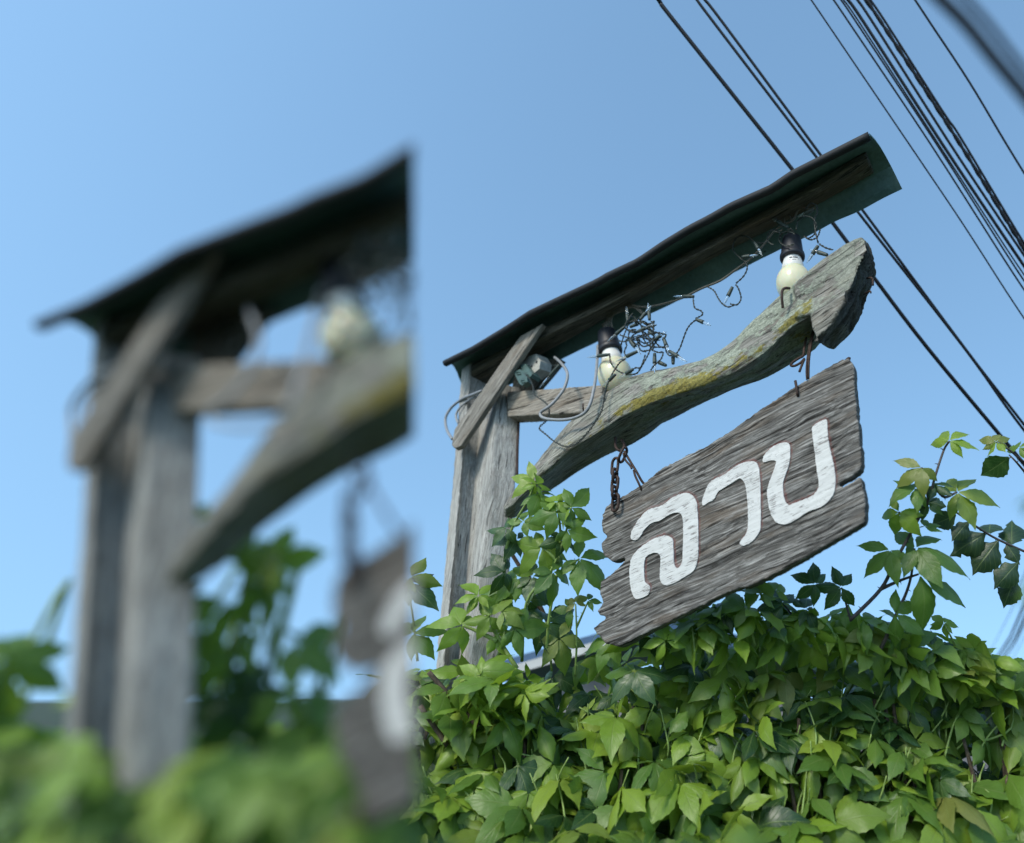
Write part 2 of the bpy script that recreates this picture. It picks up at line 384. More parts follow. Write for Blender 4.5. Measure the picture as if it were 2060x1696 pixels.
# roof sheet: front eave, fold, back eave
F_T = [(893, 722), (950, 694), (1013, 656), (1036, 641), (1063, 623), (1131, 591), (1198, 560), (1220, 547), (1282, 518), (1335, 482), (1385, 452), (1426, 431), (1468, 407), (1550, 371), (1591, 343), (1653, 312), (1746, 265)]
R_T = [(925, 760), (1792, 333)]
K_T = [(945, 812), (1113, 731), (1203, 686), (1309, 632), (1373, 600), (1458, 558), (1575, 499), (1815, 380)]
def roof_sheet(parent):
    bm = bmesh.new(); rows = []; n = 70
    for i in range(n + 1):
        t = i / n; a = arc(F_T, t); b = arc(R_T, t); c = arc(K_T, t); row = []
        p0, p1, p2 = G(a[0], a[1], 0.065), G(b[0], b[1], -0.055), G(c[0], c[1], -0.095)
        for s in (0, 0.08, 0.3, 0.55, 0.8): row.append(p0.lerp(p1, s) + Z * (0.014 * math.sin(math.pi * s)))
        for s in (0, 0.12, 0.4, 0.7, 1): row.append(p1.lerp(p2, s) + Z * (0.005 * noise.noise(Vector((t * 16, s * 2, 3)))))
        row[0] = row[0] - Z * 0.006
        rows.append([bm.verts.new(q) for q in row])
    for i in range(n):
        for j in range(len(rows[0]) - 1): bm.faces.new((rows[i][j], rows[i][j + 1], rows[i + 1][j + 1], rows[i + 1][j]))
    bmesh.ops.recalc_face_normals(bm, faces=bm.faces[:])
    bmesh.ops.solidify(bm, geom=bm.faces[:], thickness=0.004)
    me = bpy.data.meshes.new('roof_sheet'); bm.to_mesh(me); bm.free()
    return obj('roof_sheet', me, M_ROOF, parent, False)
SHARP['roof_sheet'] = roof_sheet(gantry)
# front flashing: a thick rolled edge along the front eave
mb = MB(); pts = []
for i in range(61):
    a = arc(F_T, i / 60); pts.append(G(a[0] + 3, a[1] + 9, 0.063))
mb.tube(pts, 0.0095, 8); SHARP['rolled_edge'] = mb.build('rolled_edge', M_ROOFTOP, gantry)
S0 = [(947, 733), (1198, 608), (1600, 388), (1742, 303)]; S1 = [(947, 748), (1198, 627), (1600, 404), (1744, 315)]
S2 = [(947, 790), (1144, 684), (1218, 643), (1440, 517), (1575, 450), (1732, 366), (1759, 349)]
mb = MB(); n = 24; v = []; f = []
for i in range(n + 1):
    t = i / n; a, b, c = arc(S0, t), arc(S1, t), arc(S2, t)
    p0, p1, p2 = G(*a, 0.008), G(*b, 0.008), G(*c, -0.05); v += [p0, p1, p2, p0 + (p2 - p1)]
for i in range(n):
    for k in range(4): l = (k + 1) % 4; f.append((i * 4 + k, i * 4 + l, i * 4 + 4 + l, i * 4 + 4 + k))
f += [(3, 2, 1, 0), tuple(n * 4 + k for k in range(4))]
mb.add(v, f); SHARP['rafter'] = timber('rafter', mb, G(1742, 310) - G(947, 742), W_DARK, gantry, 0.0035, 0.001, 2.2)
# brace across both posts, its far twin behind, cross bar
def slab(q, off, th, name, mat, seed, ax):
    A = [G(x, y, off) for x, y in q]; B = [p - N * th for p in A]
    return timber(name, prism(A, B), ax, mat, gantry, 0.003, 0.0012, seed, 0.0015)
SHARP['brace'] = slab([(1046, 676), (1092, 650), (926, 897), (915, 903), (908, 896), (914, 864)], 0.034, 0.016, 'brace', W_BRACE, 6.5, G(1068, 663) - G(915, 890))
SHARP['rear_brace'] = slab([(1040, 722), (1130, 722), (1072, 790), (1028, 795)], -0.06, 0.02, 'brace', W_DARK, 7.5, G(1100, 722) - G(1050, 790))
qb = [(1020, 788), (1210, 774), (1212, 828), (1020, 838)]
A = [G(x, y, -0.012) for x, y in qb]; B = [p - N * 0.045 for p in A]; A[2] -= Z * 0.0; B[2] += Z * 0.004
SHARP['cross_bar'] = timber('cross_bar', prism(A, B), U, W_BAR, gantry, 0.003, 0.0013, 3.3, 0.002)

# driftwood arm
TOP = [(1012, 1022), (1018, 1008), (1060, 957), (1096, 912), (1144, 852), (1199, 797), (1241, 773), (1265, 758), (1301, 748), (1355, 736), (1415, 725), (1442, 713), (1470, 692), (1485, 680), (1523, 638), (1563, 603), (1624, 549), (1666, 514), (1697, 492)]
CRE = [(1012, 1030), (1030, 1018), (1081, 966), (1144, 907), (1211, 867), (1250, 840), (1301, 815), (1376, 788), (1421, 773), (1482, 748), (1521, 724), (1562, 690), (1595, 656), (1624, 640), (1680, 600)]
BOT = [(1012, 1040), (1030, 1042), (1060, 1023), (1111, 982), (1150, 957), (1211, 924), (1271, 895), (1301, 876), (1331, 852), (1391, 821), (1488, 779), (1542, 759), (1612, 724), (1641, 706), (1690, 640)]
mb = MB(); st = [1014 + (1690 - 1014) * i / 44 for i in range(45)]; secs = []
for x in st:
    yt, yc, yb = lerp_line(TOP, x), lerp_line(CRE, x), lerp_line(BOT, x)
    # a cut across the arm: leave the vertical line a little so the sections stand square to it
    sk = 0.25
    g = lambda dx, y, o: G(x + dx, y, o)
    wv = min(1.0, (x - 1000) / 90)
    h = yc - yt; yc = lerp_line(CRE, x + sk * h); ym = (yc + lerp_line(BOT, x + sk * h)) / 2; yb = lerp_line(BOT, x + sk * h * .6); yb0 = lerp_line(BOT, x)
    lt = lambda k_: lerp_line(TOP, x + sk * h * k_) + (lerp_line(CRE, x + sk * h * k_) - lerp_line(TOP, x + sk * h * k_)) * (k_ if k_ < 1 else 1)
    secs.append([g(0, yt, -0.03 * wv), g(sk * h * 0.10, lt(.10), 0.012 * wv), g(sk * h * .35, lt(.35), 0.034 * wv), g(sk * h * .75, lt(.75), 0.043 * wv), g(sk * h, yc, 0.038 * wv),
                 g(sk * h, ym, -0.030 * wv), g(sk * h * .6, yb, -0.105 * wv), g(0, yb0 - 8, -0.118 * wv), g(0, (yt + yb0) / 2, -0.11 * wv), g(0, yt + 8, -0.07 * wv)])
v = [q for s in secs for q in s]; f = []; k = 10
for i in range(len(secs) - 1):
    for j in range(k): l = (j + 1) % k; f.append((i * k + j, i * k + l, (i + 1) * k + l, (i + 1) * k + j))
f += [tuple(range(k - 1, -1, -1)), tuple((len(secs) - 1) * k + j for j in range(k))]
mb.add(v, f)
FR = [(1596, 574), (1624, 549), (1666, 514), (1697, 490), (1717, 478), (1730, 473), (1741, 480), (1745, 503), (1728, 540), (1703, 600), (1680, 646), (1659, 669), (1644, 688), (1638, 655), (1634, 632), (1600, 640)]
BK = [(1600, 580), (1630, 556), (1672, 520), (1702, 496), (1724, 486), (1740, 484), (1750, 495), (1754, 528), (1756, 553), (1750, 585), (1736, 628), (1714, 668), (1680, 703), (1660, 690), (1650, 650), (1610, 640)]
hd = prism([G(x, y, 0.046) for x, y in FR], [G(x, y, -0.055) for x, y in BK]); mb.add(hd.v, hd.f)
me = remesh(mb, 0.0032)
bx = G(1014, 1020); dax = G(1720, 560) - bx
axs = grain(me, bx, dax, 0.0); rough(me, bx, axs, 0.0030, 6, 60, 0.009, 3.0)
# broken end: deep ragged grooves, and the masks of moss, lichen and the darker end face
cre3 = [frame(G(x, y, 0.036)) for x, y in CRE]; aM = frame(G(1640, 640, 0.04)).x; aN = frame(G(1735, 600, 0)).x
ma, la, ra = (me.attributes.new(q, 'FLOAT', 'POINT') for q in ('moss', 'lichen', 'end_dark')); bm_, bl_, br_ = [], [], []
nrm = [q.normal.copy() for q in me.vertices]
aE = frame(G(1700, 590, 0.04)).x
for vtx, nn in zip(me.vertices, nrm):
    q = frame(vtx.co); ch = lerp_line([(c.x, c.y) for c in cre3], q.x)
    dh = q.y - ch; front = max(0, nn.dot(N))
    mo = max(0.0, 1 - abs(dh - 0.012) / 0.046) * (0.3 + 0.7 * min(1, front * 2 + 0.3))
    tx = (q.x - cre3[0].x) / (cre3[-1].x - cre3[0].x)
    amt = 0.55 + 0.5 * math.exp(-((tx - 0.57) / 0.17) ** 2) + 0.3 * math.exp(-((tx - 0.93) / 0.06) ** 2)
    if q.x > aM: mo *= 0.25
    bm_.append(mo * amt)
    bl_.append((0.25 + 0.75 * min(1, max(0, (tx - 0.3) / 0.2))) * (1 if dh > -0.01 else 0.15) * (0.6 if q.x > aM else 1))
    endf = max(0.0, nn.dot(U)) * (1 if q.x > aM else 0)
    gr = noise.noise(Vector((q.x * 30, q.y * 26, q.z * 60 + 4)))
    br_.append(min(1, max(0, endf * 1.6 - 0.35 + gr * 0.5)) if endf > 0.25 else 0.0)
    if endf > 0.25: vtx.co -= U * max(0, gr + 0.15) * 0.022 * endf
for a_, b_ in ((ma, bm_), (la, bl_), (ra, br_)): a_.data.foreach_set('value', b_)
arm = obj('driftwood_arm', me, W_BEAM, gantry); arm['label'] = 'curved driftwood arm with pale lichen and yellow moss'; SHARP['driftwood_arm'] = arm
# nails and hooks fixed in the arm
def wire_part(name, pts, off, r, mat, parent, k=5, closed=False):
    mb = MB(); P = spline([G(p[0], p[1], p[2] if len(p) > 2 else off) for p in pts], k, closed); mb.tube(P, r, 7, closed=closed)
    return mb.build(name, mat, parent)
wire_part('bent_nail', [(1588, 580, 0.03), (1580, 580, 0.053), (1574, 584, 0.058), (1573, 600, 0.058), (1575, 620, 0.05)], 0.05, 0.0027, M_RUST, gantry)
wire_part('bent_nail', [(1744, 560, 0.0), (1752, 559, 0.02), (1756, 563, 0.02), (1756, 574, 0.02)], 0.02, 0.0022, M_RUST, gantry)
wire_part('bent_nail', [(1738, 592, 0.0), (1750, 586, 0.01), (1752, 590, 0.01)], 0.0, 0.0016, M_RUST, gantry)
wire_part('bent_nail', [(1174, 830, -0.005), (1173, 820, 0.005), (1173, 812, 0.005)], 0.0, 0.0018, M_RUST, gantry)
wire_part('rod', [(1044, 838), (1041, 900), (1040, 960)], -0.05, 0.0035, M_RUST, gantry)
eye = wire_part('eye_hook', [(1238, 880, -0.005), (1238, 896, 0.004), (1243, 905, 0.006), (1251, 906, 0.0), (1256, 896, -0.006), (1250, 884, -0.005)], 0, 0.003, M_RUST, gantry); SHARP['eye_hook'] = eye

# ================================================================== SIGN BOARD
def r5(p): return (1180 + p[0] * 0.35377, 700 + p[1] * 0.35377)
BO = [(110, 900), (190, 850), (330, 765), (420, 690), (540, 625), (690, 550), (840, 455), (890, 420), (960, 365), (1110, 270), (1190, 220), (1300, 150), (1400, 90), (1450, 62), (1490, 60), (1512, 82), (1520, 115), (1527, 250), (1540, 380), (1555, 560), (1564, 640), (1556, 690), (1500, 735), (1440, 762), (1425, 777), (1438, 790), (1475, 783), (1545, 735), (1560, 738), (1574, 790), (1584, 880), (1582, 990), (1550, 1012), (1400, 1098), (1200, 1212), (1050, 1296), (930, 1352), (800, 1390), (650, 1466), (480, 1550), (360, 1610), (180, 1700), (110, 1680), (30, 1595), (90, 1548), (150, 1525), (75, 1522), (58, 1495), (92, 1450), (75, 1400), (80, 1330), (130, 1290), (175, 1255), (228, 1195), (205, 1196), (140, 1215), (92, 1170), (80, 1110), (108, 1080), (122, 1070), (90, 1050), (85, 1000), (90, 950)]
GL = {'ล': [(250, 1070), (262, 1030), (300, 970), (350, 920), (430, 895), (480, 855), (540, 828), (580, 826), (615, 855), (628, 900), (634, 1000), (635, 1150), (628, 1220), (605, 1270), (560, 1300), (500, 1335), (455, 1350), (425, 1335), (416, 1300), (420, 1200), (412, 1175), (390, 1163), (350, 1178), (330, 1205), (326, 1260), (332, 1330), (358, 1355), (352, 1400), (300, 1425), (272, 1420), (255, 1380), (245, 1320), (244, 1250), (258, 1190), (300, 1140), (370, 1090), (440, 1066), (475, 1075), (492, 1105), (496, 1220), (512, 1252), (535, 1235), (546, 1180), (549, 1000), (540, 950), (515, 935), (470, 948), (420, 980), (370, 995), (330, 1030), (305, 1070), (280, 1092), (258, 1090)],
      'า': [(655, 880), (668, 830), (690, 780), (720, 750), (790, 715), (850, 670), (900, 650), (950, 645), (975, 665), (985, 740), (990, 850), (990, 1000), (980, 1050), (940, 1100), (890, 1125), (870, 1110), (880, 1090), (905, 1060), (918, 1000), (915, 880), (905, 790), (890, 755), (870, 742), (830, 765), (780, 795), (745, 820), (725, 860), (690, 880), (665, 895)],
      'บ': [(1000, 640), (1012, 605), (1060, 560), (1110, 540), (1145, 540), (1158, 570), (1155, 640), (1135, 710), (1118, 760), (1118, 820), (1130, 870), (1150, 892), (1185, 880), (1250, 855), (1290, 835), (1315, 800), (1320, 760), (1308, 690), (1298, 600), (1285, 500), (1282, 455), (1305, 430), (1360, 405), (1368, 430), (1372, 500), (1385, 580), (1405, 660), (1415, 740), (1410, 810), (1385, 860), (1330, 905), (1260, 930), (1200, 970), (1140, 1000), (1095, 1000), (1060, 970), (1040, 920), (1028, 850), (1030, 790), (1055, 720), (1075, 660), (1070, 640), (1040, 640), (1010, 650)]}
BOFF = 0.0; BTH = 0.022
def ragged(poly, step, amp, seed, closed=True):
    """outline refined and frayed, in picture units of the sketch"""
    out = []; n = len(poly)
    for i in range(n):
        a = Vector((*poly[i], 0)); b = Vector((*poly[(i + 1) % n], 0)); k = max(1, int((b - a).length / step)); nn = Vector((-(b - a).y, (b - a).x, 0)).normalized()
        for j in range(k):
            p = a.lerp(b, j / k); s = noise.noise(Vector((p.x * 0.06, p.y * 0.06, seed))) + 0.5 * noise.noise(Vector((p.x * 0.2, p.y * 0.2, seed)))
            q = p + nn * s * amp; out.append((q.x, q.y))
    return out
def polyfill(poly3, th):
    """solid slab of a closed outline"""
    bm = bmesh.new(); vs = [bm.verts.new(p) for p in poly3]; es = [bm.edges.new((vs[i], vs[(i + 1) % len(vs)])) for i in range(len(vs))]
    r = bmesh.ops.triangle_fill(bm, edges=es, use_beauty=True, use_dissolve=False)
    fs = [e for e in bm.faces]; ex = bmesh.ops.extrude_face_region(bm, geom=fs)
    bmesh.ops.translate(bm, verts=[e for e in ex['geom'] if isinstance(e, bmesh.types.BMVert)], vec=-N * th)
    bmesh.ops.recalc_face_normals(bm, faces=bm.faces[:]); mb = MB(); bm.verts.index_update()
    mb.add([q.co.copy() for q in bm.verts], [tuple(q.index for q in fc.verts) for fc in bm.faces]); bm.free(); return mb
sb = G(*r5((830, 760))); board_root = root('hanging_sign', Vector((sb.x, sb.y, sb.z)), 'weathered wooden sign board with three large white Thai letters hanging below the driftwood arm', 'sign', 'hanging wooden signs')
bax = G(1735, 885) - G(1208, 1140)
me = remesh(polyfill([G(*r5(p), BOFF) for p in ragged(BO, 14, 7, 5)], BTH), 0.0026)
og = G(1208, 1140)
axs = grain(me, og, bax)
BAX = axs
def inside(p, poly):
    c = False; j = len(poly) - 1
    for i in range(len(poly)):
        (xi, yi), (xj, yj) = poly[i], poly[j]
        if (yi > p[1]) != (yj > p[1]) and p[0] < (xj - xi) * (p[1] - yi) / (yj - yi) + xi: c = not c
        j = i
    return c
def to_px(p):
    d = p - CAM; z_ = d.dot(FW); return (CX + FPX * d.dot(RT) / z_, CY - FPX * d.dot(UPV) / z_)
buf = []
for vtx in me.vertices:
    hit = 0.0
    if (vtx.co - og).dot(N) > -0.004:
        x, y = to_px(vtx.co); x = (x - 1180) / 0.35377; y = (y - 700) / 0.35377
        for pl in GL.values():
            if inside((x - 14, y + 12), pl) or inside((x - 4, y + 14), pl): hit = 1.0; break
    buf.append(hit)
me.attributes.new('red', 'FLOAT', 'POINT').data.foreach_set('value', buf)
rough(me, og, axs, 0.0008, 9, 130, 0.0010, 1.0)
bd = obj('board', me, W_SIGN, board_root); SHARP['board'] = bd
LET = []
for ch, pl in GL.items():
    sm = [(q.x, q.y) for q in spline([(x, y, 0) for x, y in pl], 3, True)]
    mbx = polyfill([G(*r5(p), BOFF + 0.0026) for p in ragged(sm, 6, 2.6, 9)], 0.004)
    me = mbx.mesh('letter'); grain(me, og, bax); o = obj('letter', me, M_PAINT, board_root, False); LET.append(o)
    o['label'] = 'white painted Thai letter ' + ch
SHARP['letter'] = LET[0]
# staples and bent nails in the board's top edge
wire_part('bent_nail', [(1606, 800, -0.004), (1604, 790, 0.006), (1602, 777, 0.006), (1600, 766, 0.006)], 0, 0.0027, M_RUST, board_root)
wire_part('bent_nail', [(1293, 992, -0.006), (1286, 975, 0.006), (1278, 958, 0.006), (1275, 946, 0.004)], 0, 0.0024, M_RUST, board_root)
wire_part('bent_nail', [(1699, 730, -0.01), (1706, 722, -0.01), (1710, 722, -0.01)], 0, 0.003, M_RUST, board_root)

# ================================================================== CHAIN AND HANGING WIRE
ch_root = root('chain', G(1237, 1015, 0.008), 'short rusty chain holding up the left end of the lettered board', 'chain', 'rusty chains')
def link(c, axis, side, L, Wd, r, parent):
    mb = MB(); P = []
    for i in range(20):
        a = 2 * math.pi * i / 20; s, q = math.sin(a), math.cos(a)
        P.append(c + side * (Wd * q) + axis * (L * s * 0.55 + (L * 0.45 if s > 0.02 else (-L * 0.45 if s < -0.02 else 0))))
    mb.tube(P, r, 7, closed=True); return mb.build('link', M_RUST, parent)
KPX = depth(G(1237, 960)) / FPX
spec = [(1253, 915, 22, 1, 0.5), (1237, 938, 25, 0, 0), (1237, 957, 20, 1, 0), (1237, 974, 22, 0, 0), (1236, 991, 18, 1, 0), (1238, 1011, 24, 0, 0)]
LK = []
for x, y, L, side, tilt in spec:
    ax_ = (Z + U * tilt).normalized(); sd_ = (U * 0.95 + N * 0.3).normalized() if not side else (N * 0.95 + U * 0.25).normalized()
    LK.append(link(G(x, y, 0.010), ax_, sd_, L * 0.70 * KPX, 10.5 * KPX, 0.0031, ch_root))
SHARP['chain'] = LK
wr = root('hanging_wire', G(1625, 740), 'rusty wire loop tying the right end of the board to the arm', 'wire', None)
wire_part('loop', [(1634, 668, -0.02), (1629, 690, 0), (1624, 720, 0.005), (1622, 745, 0.006), (1623, 764, 0.003)], 0, 0.0016, M_RUST, wr)
wire_part('loop', [(1638, 660, -0.02), (1632, 690, 0.0), (1627, 725, 0.003), (1626, 762, 0.0)], 0, 0.0026, M_RUST, wr)
wire_part('hook', [(1622, 680, -0.02), (1618, 700, 0.0), (1616, 715, 0.004), (1608, 720, 0.006), (1596, 728, 0.006), (1591, 735, 0.006), (1598, 736, 0.006), (1610, 730, 0.006), (1618, 722, 0.0), (1614, 732, 0.004), (1608, 748, 0.006)], 0, 0.0025, M_RUST, wr)
tw = root('hanging_wire', G(1270, 950), 'bent rusty wire beside the chain, hooked into the board edge', 'wire', None)
wire_part('wire_strand', [(1254, 912, 0.008), (1258, 925, 0.01), (1268, 937, 0.01), (1271, 943, 0.01)], 0, 0.0022, M_RUST, tw)
SHARP['tie'] = wire_part('wire_strand', [(1256, 908, 0.004), (1266, 925, 0.006), (1280, 948, 0.006), (1290, 966, 0.0), (1297, 975, -0.006)], 0, 0.0026, M_RUST, tw)

# ================================================================== LAMPS
def lamp(name, top, tip, off, label, k, ink):
    a, b = G(*top, off), G(*tip, off); ax_ = (b - a).normalized(); kp = depth(a) / FPX * k; ka = (b - a).length / math.hypot(top[0] - tip[0], top[1] - tip[1]) * k
    rt = root(name, a, label, 'light bulb', 'bulbs hung under the roof')
    mb = MB(); mb.lathe(a, ax_, [(0, 4 * kp), (0.5 * ka, 15 * kp), (3 * ka, 18.5 * kp), (10 * ka, 20 * kp), (32 * ka, 22 * kp), (35 * ka, 22.5 * kp), (37 * ka, 24.5 * kp), (41 * ka, 25 * kp), (44 * ka, 24.5 * kp), (46 * ka, 22 * kp), (46 * ka, 17 * kp)])
    s = mb.build('socket', M_BLACK, rt)
    mb = MB(); mb.lathe(a, ax_, [(40 * ka, 17 * kp), (47 * ka, 18 * kp), (58 * ka, 21 * kp), (67 * ka, 23 * kp), (68 * ka, 22 * kp)]); nk = mb.build('neck', M_WHITE, rt)
    pr = [(66 * ka, 22 * kp)]
    for i in range(1, 15):
        an = R(-48 + i * 138 / 14); pr.append((92 * ka + 33 * ka * math.sin(an), 34 * kp * math.cos(an)))
    mb = MB(); mb.lathe(a, ax_, pr); g = mb.build('globe', M_GLOBE, rt)
    mb = MB(); x = (CAM - a).normalized(); x = (x - ax_ * x.dot(ax_)).normalized(); y = ax_.cross(x)
    if ink:
        for i in range(7):
            an = 0.25 + i * 0.13 - 0.8; rr = 20.8 * kp
            for q in (0, 1):
                c = a + ax_ * ((54 + 5 * q) * ka) + (x * math.cos(an) + y * math.sin(an)) * rr; t = (y * math.cos(an) - x * math.sin(an))
                if (i * 3 + q) % 4: mb.box(c, t * (0.9 * kp * (1 + (i % 2))), ax_ * (0.7 * kp), (x * math.cos(an) + y * math.sin(an)) * (0.5 * kp))
        mb.build('print_marks', M_INK, rt, False)
    mb = MB()
    for sx in (-1, 1): mb.tube(spline([a + ax_ * 0.002 + U * 0.004 * sx, a - ax_ * 9 * kp + U * 0.006 * sx, a - ax_ * 16 * kp + U * 0.002 * sx + N * 0.01], 4), 0.0021, 6)
    mb.build('flex', M_FLEX, rt)
    return s, nk, g
SHARP['lamp'] = lamp('hanging_bulb', (1220, 667), (1238, 758), -0.045, 'cream bulb in black socket above the cross bar, nearer the posts', 0.98, False)
lamp('hanging_bulb', (1592, 478), (1597, 580), -0.04, 'cream bulb in black socket half hidden behind the high end of the driftwood arm', 1.0, True)

# ================================================================== POWER SOCKET, PLUG AND CABLES
o_ = -0.01
sk = root('power_socket', G(1066, 728, o_), 'dirty white power socket box fixed under the roof beside the brace', 'socket')
def r1(p): return (860 + p[0] * 0.21845, 560 + p[1] * 0.21845)
A = [G(*r1(p), 0.0) for p in [(850, 790), (940, 715), (1000, 695), (1040, 760), (1030, 830), (950, 900), (870, 870)]]
B = [p - N * 0.04 + Z * 0.008 for p in A]; prism(A, B).build('box', M_SOCK, sk, False)
mb = MB()
for p in ((960, 810), (1005, 770)):
    c = G(*r1(p), 0.0008); mb.box(c, U * 0.0018, Z * 0.0028, N * 0.0012)
mb.build('slot', M_BLACK, sk, False)
pg = root('plug', G(*r1((880, 880)), 0.012), 'green plug pushed into the dirty white socket box', 'plug')
A = [G(*r1(p), 0.022) for p in [(795, 865), (850, 835), (915, 880), (920, 950), (870, 985), (845, 970)]]; prism(A, [p - N * 0.016 for p in A]).build('face_plate', M_PLUG, pg, False)
A = [G(*r1(p), 0.016) for p in [(850, 800), (905, 785), (965, 880), (945, 910), (880, 860)]]; prism(A, [p - N * 0.03 for p in A]).build('plug_body', M_PLUG, pg, False)
mb = MB()
for cx_, cy_ in ((838, 875), (880, 950)):
    q = [G(*r1((cx_ + dx, cy_ + dy)), 0.0235) for dx, dy in ((-24, -8), (10, -14), (22, 6), (-12, 12))]
    mb.tube(q, 0.0011, 5, closed=True)
mb.build('plate_rim', M_PLUG, pg)
mb = MB(); P = spline([G(*r1(p[:2]), p[2]) for p in [(900, 880, .02), (940, 920, .03), (975, 1000, .04), (985, 1070, .045), (1070, 1130, .045), (1115, 1180, .045), (1120, 1260, .045), (1095, 1310, .045), (1040, 1360, .045), (1035, 1390, .045), (1095, 1440, .045), (1160, 1495, .05), (1260, 1545, .052), (1350, 1535, .055), (1420, 1480, .058), (1490, 1400, .058), (1560, 1300, .06), (1610, 1200, .062), (1630, 1060, .05), (1665, 960, .03), (1690, 900, .01)]], 8)
def twist(mb, P, r, amp, pitch):
    L = 0; A_, B_ = [], []
    # resample finely
    Q = [P[0]]
    for a, b in zip(P, P[1:]):
        k = max(1, int((b - a).length / (pitch / 5)))
        for j in range(1, k + 1): Q.append(a.lerp(b, j / k))
    for i, p in enumerate(Q):
        t = (Q[min(i + 1, len(Q) - 1)] - Q[max(i - 1, 0)]); t = t.normalized() if t.length > 1e-9 else Z
        x = t.cross(N); x = x.normalized() if x.length > 1e-4 else U; y = t.cross(x); L += (p - Q[i - 1]).length if i else 0
        a = 2 * math.pi * L / pitch; d = (x * math.cos(a) + y * math.sin(a)) * amp
        A_.append(p + d); B_.append(p - d)
    mb.tube(A_, r, 5); mb.tube(B_, r, 5)
twist(mb, P, 0.0010, 0.0014, 0.022); mb.build('plug_cord', M_WIRE, pg)
def cable(pts, mat, r, label, name='cable', cat='cable'):
    mb = MB(); mb.tube(spline([G(*r1(p[:2]), p[2]) for p in pts], 7), r, 8); o = mb.build(name, mat); tag(o, label, cat); return o
SHARP['grey_cable'] = cable([(1172, 728, -.02), (1225, 775, .01), (1280, 850, .03), (1288, 920, .04), (1255, 1020, .045), (1190, 1110, .05), (1120, 1180, .055), (1045, 1232, .055), (1050, 1275, .055), (1120, 1298, .055), (1250, 1303, .055), (1370, 1280, .06), (1455, 1230, .06), (1500, 1150, .06), (1530, 1030, .05), (1550, 900, .03), (1562, 760, 0), (1568, 620, -.03)], M_CABLE, 0.0036, 'pale grey cable looping in front of the cross bar')
SHARP['left_loop'] = cable([(500, 1035, .035), (430, 1065, .03), (330, 1105, .0), (230, 1180, -.02), (175, 1260, -.02), (165, 1330, -.02), (185, 1410, -.01), (228, 1480, .02)], M_CABLE, 0.0036, 'grey cable bulging out to the left of both posts')
SHARP['left_loop2'] = cable([(450, 1085, .02), (370, 1130, .005), (300, 1190, .0), (265, 1250, .0), (268, 1300, .0), (285, 1335, .0)], M_CABLE, 0.003, 'short grey cable curving over the outer post beneath the brace')
# flex that runs along under the roof from bulb to bulb
def r2(p): return (1160 + p[0] * 0.15534, 560 + p[1] * 0.15534)
def r3(p): return (1440 + p[0] * 0.19455, 240 + p[1] * 0.19455)
mb = MB()
path = [(*r2((350, 680)), -.04), (*r2((400, 500)), -.04), (*r2((470, 390)), -.04), (*r2((620, 320)), -.04), (*r2((800, 365)), -.03), (*r2((950, 365)), -.03), (*r2((1200, 310)), -.03), (*r2((1400, 240)), -.03), (*r2((1620, 130)), -.03), (*r2((1860, 30)), -.03), (*r3((200, 1560)), -.03), (*r3((360, 1440)), -.03), (*r3((500, 1290)), -.03), (*r3((610, 1150)), -.03), (*r3((720, 1085)), -.03), (*r3((800, 1040)), -.03), (*r3((850, 940)), -.03), (*r3((900, 905)), -.03), (*r3((960, 930)), -.03), (*r3((1030, 920)), -.03)]
mb.tube(spline([G(*p) for p in path], 6), 0.0026, 7)
for d in (0.0, 1.0, 2.0, 3.0):
    mb.tube(spline([G(*r2((350 + 42 * d, 690)), -.045), G(*r2((375 + 25 * d, 560)), -.04), G(*r2((440 + 14 * d, 440 + 10 * d)), -.036), G(*r2((560 + 20 * d, 350 + 22 * d)), -.036), G(*r2((700 + 10 * d, 350 + 8 * d)), -.036), G(*r2((820 + 10 * d, 385 + 25 * d)), -.036), G(*r2((850 + 5 * d, 470 + 10 * d)), -.04)], 6), 0.0022, 6)
mb.tube(spline([G(*r3((715, 1085)), -.03), G(*r3((705, 1010)), -.03), G(*r3((735, 965)), -.03), G(*r3((770, 1010)), -.03), G(*r3((775, 1040)), -.03)], 5), 0.0024, 6)
mb.tube(spline([G(*r3((580, 1150)), -.02), G(*r3((640, 1165)), -.02), G(*r3((690, 1140)), -.02)], 4), 0.0019, 6)
o = mb.build('lamp_flex', M_FLEX); tag(o, 'tan twin flex strung under the roof strip from one bulb to the other', 'cable')

# ================================================================== FAIRY LIGHTS
fl = root('fairy_lights', G(1290, 680, 0), 'tangled dark green fairy light string with clear mini bulbs between arm and roof', 'string lights')
mb = MB()
def strand(pts, off=0.0, k=6, pitch=0.019):
    P = spline([G(*p[:2], (p[2] if len(p) > 2 else off)) for p in pts], k); mb = MB(); twist(mb, P, 0.00105, 0.0012, pitch); mb.build('twisted_wire', M_WIRE, fl)
T2 = lambda L, o: [(*r2(p), o + random.uniform(-.006, .006)) for p in L]
T3 = lambda L, o: [(*r3(p), o) for p in L]
strand(T2([(690, 560), (620, 720), (580, 850), (560, 900)], 0)); strand(T2([(430, 980), (440, 1080), (490, 1160), (560, 1210), (640, 1230), (760, 1160), (830, 1150), (890, 990)], .01))
strand(T2([(640, 1040), (560, 1090), (510, 1160), (460, 1240), (390, 1400), (360, 1560), (330, 1670)], .02))
strand(T2([(640, 1240), (720, 1245), (790, 1220), (870, 1090), (930, 980), (960, 880), (930, 790), (860, 720), (830, 600), (760, 540), (690, 570)], .012))
strand(T2([(650, 870), (620, 950), (640, 1010)], .01)); strand(T2([(780, 760), (800, 860), (830, 930), (900, 950)], .01))
strand(T2([(560, 730), (640, 760), (760, 780), (860, 730), (940, 720), (1040, 700), (1120, 720), (1160, 740), (1110, 800)], .015))
